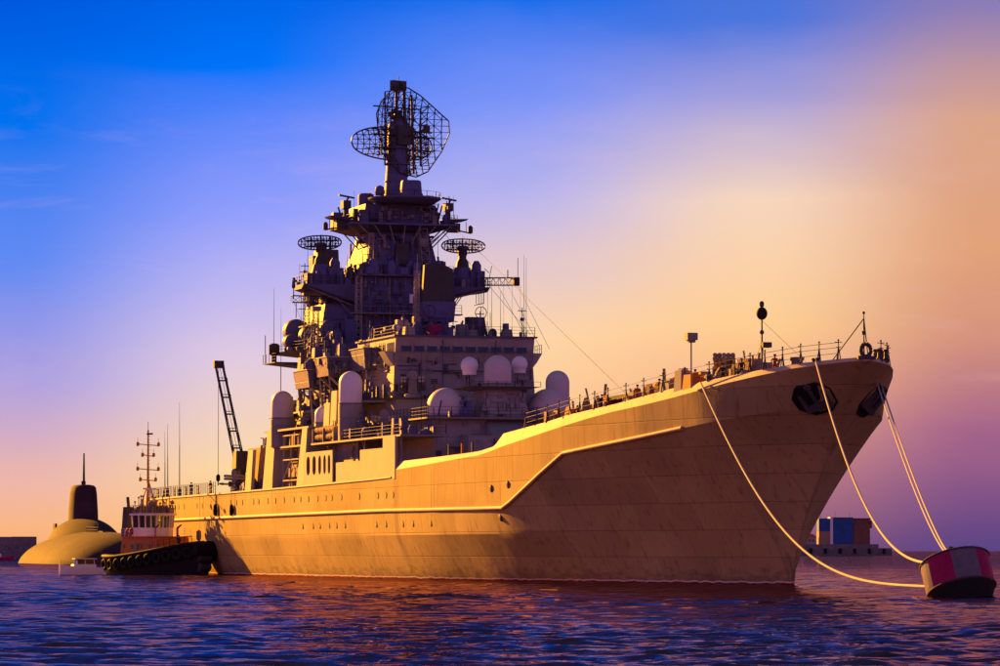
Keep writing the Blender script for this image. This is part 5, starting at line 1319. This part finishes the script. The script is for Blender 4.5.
# ------------------------------------------------------------------ people
def person_mesh(pose, cloth):
    V = {'pel': (0, 0, .95, .15), 'wai': (0, 0, 1.12, .135), 'che': (0, 0, 1.32, .17), 'nek': (0, 0, 1.5, .06), 'hea': (0, .015, 1.62, .095), 'top': (0, .0, 1.74, .075)}
    ed = [('pel', 'wai'), ('wai', 'che'), ('che', 'nek'), ('nek', 'hea'), ('hea', 'top')]
    for s, t in ((-1, 'l'), (1, 'r')):
        V['hip' + t] = (s * .10, 0, .88, .10); V['kne' + t] = (s * .11, .03 + pose.get('step', 0) * s, .48, .07); V['ank' + t] = (s * .12, pose.get('step', 0) * s * 1.6, .09, .05); V['toe' + t] = (s * .13, .16 + pose.get('step', 0) * s * 1.6, .04, .045)
        V['sho' + t] = (s * .20, 0, 1.42, .075)
        e, h = pose.get('arm' + t, ((.26, -.03, 1.14), (.27, .07, .90)))
        V['elb' + t] = (s * e[0], e[1], e[2], .05); V['wri' + t] = (s * h[0], h[1], h[2], .035); V['han' + t] = (s * (h[0] + .0), h[1] + .03, h[2] - .08, .04)
        ed += [('pel', 'hip' + t), ('hip' + t, 'kne' + t), ('kne' + t, 'ank' + t), ('ank' + t, 'toe' + t), ('che', 'sho' + t), ('sho' + t, 'elb' + t), ('elb' + t, 'wri' + t), ('wri' + t, 'han' + t)]
    keys = list(V); me = bpy.data.meshes.new('body'); me.from_pydata([V[k][:3] for k in keys], [(keys.index(a), keys.index(b)) for a, b in ed], [])
    o = bpy.data.objects.new('body_tmp', me); COL.objects.link(o)
    mod = o.modifiers.new('s', 'SKIN'); sub = o.modifiers.new('u', 'SUBSURF'); sub.levels = 2; sub.render_levels = 2
    for i, k in enumerate(keys):
        me.skin_vertices[0].data[i].radius = (V[k][3], V[k][3] * (0.72 if k in ('che', 'wai', 'pel') else 1)); me.skin_vertices[0].data[i].use_root = (k == 'pel')
    dg = bpy.context.evaluated_depsgraph_get(); out = bpy.data.meshes.new_from_object(o.evaluated_get(dg)); bpy.data.objects.remove(o)
    out.materials.clear(); out.materials.append(M[cloth]); out.materials.append(M['skin']); out.materials.append(M['black'])
    hl = [Vector(V['hanl'][:3]), Vector(V['hanr'][:3])]
    for f in out.polygons:
        c = f.center
        f.material_index = 1 if c.z > 1.5 or min((c - h).length for h in hl) < 0.085 else (2 if c.z < 0.09 else 0)
    out.shade_smooth(); return out


POSES = [({}, 'navy'), ({'arml': ((.30, .12, 1.2), (.12, .3, 1.25)), 'armr': ((.30, .1, 1.18), (.15, .3, 1.15))}, 'workwear'), ({'step': .1, 'armr': ((.28, -.14, 1.16), (.3, -.1, .94))}, 'navy')]
BODY = [person_mesh(*p) for p in POSES]
capm = MB(); capm.lathe([(.105, 1.66), (.118, 1.7), (.125, 1.76), (.09, 1.79), (.001, 1.795)], (0, .0, 0), 14); capm.box(-.07, .07, .08, .18, 1.675, 1.69)
CAP = None


def person(loc, rz, pose, label, cat='person', group=None):
    global CAP
    o = add('person', BODY[pose]); o.location = loc; o.rotation_euler = (0, 0, rz); tag(o, label, cat, group)
    if CAP is None:
        c = capm.build('cap', 'navy', o); CAP = c.data
    else: c = add('cap', CAP, o)
    return o


def on_deck(x, y): return sw(x, y, deck_z(x) + 0.02)


gp = 'people on the warship'
person(on_deck(-2.4, -7.5), 2.6, 0, 'person in dark uniform standing beside the floodlight post at the bow rail', group=gp)
person(on_deck(1.2, -6.4), 3.3, 2, 'person in dark clothes walking just aft of the rocket launcher on the bow', group=gp)
person(on_deck(-8.3, -8.6), 2.2, 2, 'person in dark clothes leaning by the deck lockers on the forecastle', group=gp)
person(on_deck(-12.3, -9.2), 3.0, 1, 'person in orange workwear at the forecastle rail, farthest aft of those there', group=gp)
person(on_deck(7.5, -4.2), 2.7, 1, 'person in orange workwear beside the thin signal mast near the bow', group=gp)
person(on_deck(-19.5, -10.0), 2.6, 2, 'person in dark clothes behind the flat stowed gangway on the forecastle', group=gp)
person(on_deck(4.6, -6.0), 2.9, 2, 'person in dark clothes between the canvas-covered winch and the bow rail', group=gp)
person(on_deck(-4.9, -8.3), 3.3, 1, 'person in orange workwear just aft of the floodlight post at the bow rail', group=gp)
person(sw(-171.0, -12.9, 9.52), 2.9, 0, 'person in dark uniform standing at the flight deck rail by two whip aerials', group=gp)
person(sw(-159.0, -13.2, 9.52), 2.5, 2, 'person in dark clothes at the stern rail left of the crane hook', group=gp)

# ------------------------------------------------------------------ tugboat
tug = empty('tugboat', (-41.0, 481.0, 0), R_(-52), 'black tugboat with tall orange mast pushing at the warship stern', 'tugboat')


def loft(sections, name, mat, parent, smooth=35, cap=True):
    """sections: list of closed rings of equal length"""
    n = len(sections[0]); V = [p for s in sections for p in s]; F = []
    for i in range(len(sections) - 1):
        for k in range(n): F.append((i * n + k, i * n + (k + 1) % n, (i + 1) * n + (k + 1) % n, (i + 1) * n + k))
    if cap: F += [tuple(range(n))[::-1], tuple(range((len(sections) - 1) * n, len(sections) * n))]
    m = MB(); m._add(V, F); return m.build(name, mat, parent, smooth)


def boat_ring(x, hb, hbw, zt, thick=0.25, zd=None):
    zd = zt - 0.9 if zd is None else zd
    return [(x, -hbw * 0.9, -0.8), (x, -hbw, 0.0), (x, -hb * 0.97, zt * 0.55), (x, -hb, zt), (x, -hb + thick, zt), (x, -hb + thick, zd), (x, hb - thick, zd), (x, hb - thick, zt), (x, hb, zt), (x, hb * 0.97, zt * 0.55), (x, hbw, 0.0), (x, hbw * 0.9, -0.8)]


tug_st = [(-9.0, 2.3, 2.0, 2.5), (-8.4, 3.0, 2.6, 2.45), (-5, 3.5, 3.1, 2.4), (-1, 3.6, 3.2, 2.7), (3, 3.5, 3.0, 3.1), (6, 3.0, 2.3, 3.5), (8, 2.2, 1.4, 3.8), (9.2, 1.1, 0.6, 4.0), (9.6, 0.45, 0.2, 4.05)]
th = loft([boat_ring(x, a, b, z) for x, a, b, z in tug_st], 'hull', 'black', tug, 30)
for s in (-1, 1):
    pts = [(x, s * (a + 0.12), z - 0.25) for x, a, b, z in tug_st]; MB().path(pts, 0.22, 8).build('rubbing_fender', 'black', th, 70)
tyre = MB()
for k in range(18):
    a, b = 2 * math.pi * k / 18, 2 * math.pi * (k + 1) / 18; tyre.tube((0.55 * math.cos(a), 0, 0.55 * math.sin(a)), (0.55 * math.cos(b), 0, 0.55 * math.sin(b)), 0.22, 8)
ty = None
for x in (-7.5, -5.8, -4.1, -2.4, -0.7, 1.0, 2.7, 4.4, 6.0, 7.4, 8.6):
    for s in (-1, 1):
        hb = lerp_table([(a, b) for a, b, c, d in tug_st], x); zt = lerp_table([(a, d) for a, b, c, d in tug_st], x)
        if ty is None: o = tyre.build('tyre_fender', 'black', tug, 60); ty = o.data
        else: o = add('tyre_fender', ty, tug)
        sl = (lerp_table([(a, b) for a, b, c, d in tug_st], x + 0.3) - lerp_table([(a, b) for a, b, c, d in tug_st], x - 0.3)) / 0.6
        o.location = (x, s * (hb + 0.3), zt - 1.25); o.rotation_euler = (0, 0, s * math.atan(sl))
m = MB(); m.lathe([(0.75, -1.6), (0.9, -1.2), (0.9, 1.2), (0.75, 1.6)], (9.4, 0, 3.1), 14, 'y'); m.build('bow_fender', 'black', tug)
for z, hb in ((0.9, 0.85), (2.0, 1.0)):
    MB().lathe([(0.45, -hb), (0.6, -hb * 0.8), (0.6, hb * 0.8), (0.45, hb)], (9.1, 0, z), 14, 'y').build('bow_fender', 'dark', tug)
m = MB(); m.frus((-5.6, 2.7, -2.5, 2.5), 1.7, (-5.3, 2.3, -2.3, 2.3), 4.5); dh2 = m.build('deckhouse', 'orange', tug)
for x in (-3.4, -1.6, 0.4, 2.2): 
    MB().lathe([(0.001, 0.03), (0.22, 0.03), (0.28, 0.0), (0.28, -0.05)], (x - 1.4, -2.42, 3.4), 12, 'y').build('porthole', 'glass', dh2)
door(dh2, -2.0, -2.47, 1.9, True)
m = MB(); m.box(-5.2, 2.4, -2.7, 2.7, 4.5, 4.6); m.build('bridge_deck', 'orange', tug)
railing([(2.3, 2.6, 4.6), (2.3, -2.6, 4.6), (-5.1, -2.6, 4.6)], 0.95, 0.8).build('railing', 'white', tug)
# octagonal wheelhouse: low wall, posts, panes, roof
wh = empty('wheelhouse', (-1.8, 0, 4.6)); wh.parent = tug
ring8 = [(2.0, 0.9), (1.2, 2.0), (-1.6, 2.0), (-2.0, 1.5), (-2.0, -1.5), (-1.6, -2.0), (1.2, -2.0), (2.0, -0.9)]
m = MB(); m.prism(ring8, 'z', 0, 1.05); m.build('lower_wall', 'white', wh)
for a, b in zip(ring8, ring8[1:] + ring8[:1]):
    for k in range(2):
        p = Vector(a).lerp(Vector(b), k / 2)
        MB().tube((p.x, p.y, 1.05), (p.x * 1.04, p.y * 1.04, 2.55), 0.09, 6).build('window_post', 'white', wh)
    q0, q1 = Vector(a), Vector(b); m = MB(); d = 0.02
    m.hexa([(q0.x, q0.y, 1.06), (q1.x, q1.y, 1.06), (q1.x * .985, q1.y * .985, 1.06), (q0.x * .985, q0.y * .985, 1.06)], [(q0.x * 1.03, q0.y * 1.03, 2.54), (q1.x * 1.03, q1.y * 1.03, 2.54), (q1.x * 1.015, q1.y * 1.015, 2.54), (q0.x * 1.015, q0.y * 1.015, 2.54)])
    m.build('pane', 'clear', wh, 0)
m = MB(); m.prism([(x * 1.18, y * 1.18) for x, y in ring8], 'z', 2.55, 2.8); m.build('roof', 'white', wh)
railing([(2.2, 1.0, 2.8), (1.4, 2.2, 2.8), (-1.8, 2.2, 2.8), (-2.2, -1.6, 2.8), (-1.8, -2.2, 2.8), (1.4, -2.2, 2.8), (2.2, -1.0, 2.8), (2.2, 1.0, 2.8)], 0.95, 0.7).build('roof_railing', 'dark', wh)
m = MB(); m.lathe([(0.3, 2.8), (0.3, 3.5), (0.15, 3.7)], (1.2, 1.0, 0), 10); m.box(0.6, 1.3, -1.4, -0.5, 2.8, 3.6); m.lathe([(0.25, 3.6), (0.45, 3.75), (0.45, 4.1), (0.2, 4.3)], (1.0, -1.0, 0), 12); m.box(-1.4, -0.4, 0.6, 1.6, 2.8, 3.7); m.tube((1.6, 1.6, 2.8), (1.6, 1.6, 4.2), 0.05); m.lathe([(0.2, 3.9), (0.28, 4.1), (0.1, 4.4)], (1.6, 1.6, 0), 8)
m.build('roof_lamps', 'mid', wh, kind='stuff')
for s in (-1, 1):
    f = MB(); f.frus((-4.0, -2.6, s * 1.5 - 0.6, s * 1.5 + 0.6), 4.6, (-3.8, -2.8, s * 1.5 - 0.45, s * 1.5 + 0.45), 8.2); f.tube((-3.3, s * 1.5, 8.2), (-3.5, s * 1.5, 9.4), 0.2, 8); f.build('funnel', 'dark', tug).location = (-1.9, 0, 0)
mast = MB(); mast.tube((-1.2, 0, 7.4), (-1.2, 0, 17.6), 0.2, 8, 0.1)
for s in (-1, 1): mast.tube((-0.2, s * 0.9, 7.4), (-1.2, 0, 11.5), 0.1, 6); mast.tube((-2.4, s * 0.7, 7.4), (-1.2, 0, 11.0), 0.1, 6)
for k in range(22): mast.tube((-1.0, -0.22, 8.0 + k * 0.42), (-1.0, 0.22, 8.0 + k * 0.42), 0.03, 4)
mo = mast.build('mast', 'yellow', tug); mo.location = (-2.0, 0, 0)
for z, w in ((11.3, 1.1), (12.6, 1.5), (14.3, 0.8), (15.6, 1.5)):
    m = MB(); m.tube((-1.2, -w, z + 0.25), (-1.2, w, z + 0.1), 0.06, 5)
    for s in (-1, 1): m.lathe([(0.12, 0), (0.2, 0.1), (0.2, 0.4), (0.1, 0.5)], (-1.2, s * w, z), 8); m.tube((-1.2, s * w, z + 0.4), (-1.2, s * w, z + 1.0), 0.025, 4)
    m.build('lamp_bracket', 'yellow', mo)
m = MB(); m.box(-1.35, -0.3, -0.12, 0.12, 17.0, 17.2); m.tube((-1.2, 0, 17.4), (-1.2, 0, 18.6), 0.03, 4); m.build('masthead_lamp', 'dark', mo); m = MB(); m.box(-0.9, -0.6, -0.9, 0.9, 10.3, 10.5); m.lathe([(0.25, 9.9), (0.25, 10.3)], (-0.75, 0, 0), 10); m.box(-1.2, -0.6, -0.1, 0.1, 9.8, 9.92); m.build('tug_radar', 'white', mo)
m = MB(); m.lathe([(0.5, -0.9), (0.7, -0.8), (0.4, -0.7), (0.4, 0.7), (0.7, 0.8), (0.5, 0.9)], (-6.2, 0, 2.6), 16, 'y'); m.box(-6.9, -5.5, -1.1, 1.1, 1.6, 2.1); m.build('towing_winch', 'dark', tug)
for s in (-1.6, 1.6): MB().lathe([(0.18, 0), (0.18, 0.7), (0.26, 0.8), (0.001, 0.85)], (-7.8, s, 1.5), 10).build('towing_bitt', 'dark', tug)
for x, y in ((-2.6, -2.75), (-3.6, -2.6)):
    m = MB()
    for k in range(14):
        a, b = 2 * math.pi * k / 14, 2 * math.pi * (k + 1) / 14; m.tube((0.33 * math.cos(a), 0, 0.33 * math.sin(a)), (0.33 * math.cos(b), 0, 0.33 * math.sin(b)), 0.09, 6)
    o = m.build('lifebuoy', 'red', tug, 60); o.location = (x, y, 5.2)
rng = random.Random(8); m = MB()
for k in range(46):
    x, y = rng.uniform(-3.8, 0.4), rng.uniform(-2.1, 2.1); w, h = rng.uniform(.08, .3), rng.uniform(.3, 1.5)
    if k % 3: m.box(x - w, x + w, y - w, y + w, 7.4, 7.4 + h * .6)
    m.tube((x, y, 7.4), (x, y, 7.4 + h * 1.4), .05, 5); m.ball((x, y, 7.4 + h * 1.4), .13, 6)
for k in range(40):
    x, y = rng.uniform(-5, 8), rng.uniform(-2.6, 2.6)
    if -5.6 < x < 2.7 and abs(y) < 2.5: continue
    zt = lerp_table([(a, d) for a, b, c, d in tug_st], x) - .9; w, h = rng.uniform(.1, .4), rng.uniform(.3, 1.3); m.box(x - w, x + w, y - w, y + w, zt, zt + h)
m.build('deck_gear', 'canvas', tug, kind='stuff')
for x, y in ((0.9, -1.6), (0.9, 1.6)):
    m = MB(); m.tube((x, y, 4.6), (x, y, 5.6), .12, 8); m.tube((x, y, 5.6), (x + .9, y, 6.0), .14, 8, .09); m.build('fire_monitor', 'red', tug)
railing([(8.6, -1.4, 3.9), (6, -2.85, 3.5), (3, -3.35, 3.1)], .8, .9, 2).build('bow_railing', 'wire', tug)
tm = Matrix.Translation(tug.location) @ Matrix.Rotation(R_(-52), 4, 'Z')
person(tm @ Vector((5.2, -1.0, 2.95)), 2.6, 0, 'person in dark clothes standing on the tug foredeck below the wheelhouse')

# ------------------------------------------------------------------ small white boat beside the tug
bt = empty('motor_launch', (-50.3, 476.0, 0), R_(200), 'small white cabin launch beside the tugboat stern', 'boat')
bs = [(-2.6, 0.9, 0.8, 0.85), (-1.2, 1.05, 0.95, 0.85), (0.6, 1.0, 0.85, 0.95), (1.8, 0.65, 0.45, 1.1), (2.5, 0.2, 0.1, 1.25), (2.62, 0.08, 0.04, 1.28)]
loft([boat_ring(x, a, b, z, 0.08, z - 0.45) for x, a, b, z in bs], 'hull', 'white', bt, 30)
m = MB(); m.hexa([(-1.7, -0.8, 0.5), (1.2, -0.75, 0.5), (1.2, 0.75, 0.5), (-1.7, 0.8, 0.5)], [(-1.7, -0.72, 1.25), (1.0, -0.66, 1.25), (1.0, 0.66, 1.25), (-1.7, 0.72, 1.25)]); cb = m.build('cabin', 'white', bt)
for x in (-1.5, -0.4, 0.6):
    for s in (-1, 1): MB().tube((x, s * 0.7, 1.25), (x + 0.05, s * 0.66, 1.85), 0.05, 5).build('window_post', 'white', bt)
m = MB(); m.box(-1.8, 0.9, -0.8, 0.8, 1.85, 1.95); m.build('roof', 'white', bt)
for s in (-1, 1): m = MB(); m.box(-1.45, 0.55, s * 0.68 - 0.01, s * 0.68 + 0.01, 1.26, 1.84); m.build('pane', 'glass', bt)
m = MB(); m.hexa([(0.62, -0.62, 1.26), (0.68, -0.62, 1.26), (0.68, 0.62, 1.26), (0.62, 0.62, 1.26)], [(0.5, -0.6, 1.84), (0.56, -0.6, 1.84), (0.56, 0.6, 1.84), (0.5, 0.6, 1.84)]); m.build('windscreen', 'glass', bt)
railing([(1.0, -0.85, 0.95), (2.4, -0.2, 1.25)], 0.5, 0.5, 2, 0.02).build('railing', 'wire', bt); MB().tube((-0.4, 0, 1.95), (-0.4, 0, 3.0), 0.03, 5).build('pole', 'wire', bt)

# ------------------------------------------------------------------ submarine
sub = empty('submarine', (-94.0, 905.0, 0), R_(-78), 'dark submarine with sloping rounded hull and tall sail at the far left', 'submarine')


def half_ring(x, w, zt, n=26, p=2.3, z0=-1.0):
    out = []
    for k in range(n + 1):
        a = math.pi * k / n; c, s_ = math.cos(a), math.sin(a)
        out.append((x, -math.copysign(abs(c) ** (2 / p), c) * w, z0 + (zt - z0) * abs(s_) ** (2 / p)))
    return out


sec = []
for x, w, z in ((-84, 0.8, 0.0), (-78, 3.0, 0.8), (-66, 6.5, 2.6), (-50, 9.4, 4.6), (-30, 11.2, 6.2), (-8, 11.7, 6.9), (20, 11.7, 6.9), (42, 11.4, 6.6), (54, 10.4, 6.0), (62, 8.4, 4.9), (68, 5.6, 3.2), (71, 2.6, 1.2), (71.8, 0.8, 0.0)):
    sec.append(half_ring(x, w * 1.2, z * 1.05, p=1.85))
loft(sec, 'hull', 'sub', sub, 60)
fs_ = [half_ring(x, w * 1.2, z, z0=4.5, p=1.9) for x, w, z in ((-36, 0.8, 6.4), (-29, 4.0, 8.4), (-20, 6.2, 10.2), (-8, 6.9, 10.6), (2, 6.2, 9.8), (10, 4.2, 8.4), (16, 0.8, 6.8))]
loft(fs_, 'sail_fairing', 'sub', sub, 60)
sl = []
for z, f, l in ((9.0, 3.4, 13.0), (12.0, 3.3, 12.5), (16.0, 3.05, 11.6), (17.4, 2.85, 10.8), (17.9, 2.4, 9.4), (18.1, 1.4, 6)):
    sl.append([(-11 + l / 2 * math.copysign(abs(math.cos(a)) ** 0.9, math.cos(a)), f * math.copysign(abs(math.sin(a)) ** 0.8, math.sin(a)), z) for a in [2 * math.pi * k / 28 for k in range(28)]])
loft(sl, 'sail', 'sub', sub, 50)
MB().tube((-10, 0, 18), (-10, 0, 25.4), 0.3, 8, 0.16).build('periscope', 'sub', sub)
MB().tube((-13, 0.5, 18), (-13, 0.5, 19.0), 0.25, 8).build('periscope', 'sub', sub); MB().tube((-8, -0.5, 18), (-8, -0.5, 18.9), 0.3, 8).build('periscope', 'sub', sub)
m = MB(); m.hexa([(-80, -0.4, -1), (-72, -0.4, -1), (-72, 0.4, -1), (-80, 0.4, -1)], [(-79.5, -0.25, 9.6), (-74.5, -0.25, 9.6), (-74.5, 0.25, 9.6), (-79.5, 0.25, 9.6)]); m.build('rudder', 'sub', sub)
railing([(17, -2.2, 7.05), (40, -2.2, 6.9)], 1.1, 2.0, 2, 0.05).build('railing', 'wire', sub)
m = MB()
for k in range(10): m.box(18 + k * 2.2, 19.2 + k * 2.2, -1.0, 1.0, 6.6, 7.22 + 0.02 * (k % 2))
m.build('deck_hatches', 'dark', sub, kind='stuff')
sm_ = Matrix.Translation(sub.location) @ Matrix.Rotation(R_(-78), 4, 'Z')
person(sm_ @ Vector((30.0, -1.0, 7.15)), 2.0, 0, 'tiny person in dark clothes standing on the submarine casing forward of the sail')

# ------------------------------------------------------------------ breakwater on the far left, pier with blue shed on the far right
br = empty('breakwater', (-190, 1250, 0), R_(4), 'low stone breakwater at the left edge behind the submarine', 'breakwater')
m = MB(); m.prism([(-9, -1), (9, -1), (4.5, 4.6), (-4.5, 4.6)], 'x', -160, 44); m.build('rubble_core', 'concrete', br)
rng = random.Random(5)
m = MB()
for k in range(700):
    x = rng.uniform(-60, 45); t = rng.random(); y = -9.0 + 4.5 * t; z = -0.8 + 5.4 * t; s = rng.uniform(0.5, 1.3)
    m.hexa([(x + rng.uniform(-s, 0), y - s * .6, z - s), (x + rng.uniform(0.2, s), y - s * .7, z - s * .8), (x + rng.uniform(.2, s), y + s, z - s * .8), (x - s * .6, y + s, z - s)], [(x - s * .7, y - s * .5, z + s * .3), (x + s * .5, y - s * rng.uniform(.3, .8), z + s * .4), (x + s * .5, y + s, z + s * .5), (x - s * .5, y + s, z + s * .4)])
m.build('rubble_stones', 'concrete', br, 0, kind='stuff')
for k in range(14):
    m = MB(); m.box(-60 + k * 7.4, -52.7 + k * 7.4, -3.8, 3.8, 4.6, 7.3 + 0.06 * (k % 3)); m.build('parapet_block', 'concrete', br)
rb = empty('skiff', (-150.5, 1200, 0), 0.2, 'tiny red skiff on the water before the breakwater', 'boat')
loft([boat_ring(x, a, b, z, 0.12, z - 0.6) for x, a, b, z in [(-3.4, 1.0, .9, 1.1), (0, 1.2, 1.0, 1.0), (2.4, .8, .5, 1.3), (3.4, .1, .05, 1.6)]], 'hull', 'red', rb, 30)
m = MB(); m.box(-2.4, -0.4, -.7, .7, 0.5, 2.0); m.build('cabin', 'white', rb)

pr = empty('pier', (0, 2450, 0), 0, 'dark concrete pier jutting in from behind the bow at right', 'pier')
m = MB(); m.box(150, 241, -12, 14, -2, 4.6); m.build('deck_slab', 'concrete', pr)
m = MB(); m.box(150, 205.99, -9, 12, 4.6, 7.0); m.box(206, 233, -9.5, 11, 4.6, 7.0); m.build('upper_deck', 'concrete', pr)
for k in range(10): MB().lathe([(0.9, 1.2), (0.9, 4.4)], (155 + k * 9, -12.9, 0), 10).build('pier_fender', 'black', pr)
sh = empty('shed', (206, 2450, 6.9), 0, 'blue and grey box-shaped shed standing on the pier', 'building')
m = MB(); m.box(-0.9, 11.5, -8, 10, 0.1, 16.2); m.build('blue_hall', 'blue', sh)
m = MB(); m.box(-2.6, -0.95, -8.4, 10, 0.1, 16.8); m.build('stair_tower', 'white', sh)
m = MB(); m.box(-9.5, -2.65, -7, 10, 0.1, 8.0); m.build('annexe', 'canvas', sh)
m = MB(); m.box(-9.5, -2.65, -7, 10, 8.05, 16.0); m.build('annexe_upper', 'blue', sh)
m = MB(); m.box(11.55, 22, -7, 10, 0.1, 15.6); m.box(22, 23.4, -5, 8, 10.0, 14.6); m.build('workshop', 'rust', sh)
for k in range(4):
    for j in range(2):
        m = MB(); m.box(12.6 + k * 2.4, 14.1 + k * 2.4, -7.12, -6.95, 4 + j * 5.2, 6.6 + j * 5.2); m.build('window', 'glass', sh, 0)
m = MB(); m.box(-1.2, 22.4, -8.5, 10.4, 16.22, 16.5) if False else m.box(11.55, 23.6, -7.5, 10.2, 15.62, 16.1); m.box(-0.9, 11.5, -8.3, 10.2, 16.22, 16.6); m.build('roof', 'dark', sh)
for k in range(3): MB().tube((-8 + k * 9, 0, 16.5), (-8 + k * 9, 0, 19.5 + k % 2), 0.15, 6).build('vent_pipe', 'dark', sh)
hut = empty('hut', (190.5, 2446, 6.9), 0.1, 'small sunlit hut with mast on the pier, next to the bow', 'hut')
m = MB(); m.box(-4, 4, -3, 3, 0.1, 4.5); m.build('wall', 'pale', hut); m = MB(); m.prism([(-4.4, 4.5), (4.4, 4.5), (2, 6.4), (-2, 6.4)], 'y', -3.3, 3.3); m.build('roof', 'orange', hut)
MB().tube((1, 0, 6.3), (1, 0, 12), 0.25, 6).build('mast', 'pale', hut)
for x in (-2.2, 0, 2.2): m = MB(); m.box(x - .6, x + .6, -3.1, -2.95, 1.6, 3.2); m.build('window', 'glass', hut, 0)
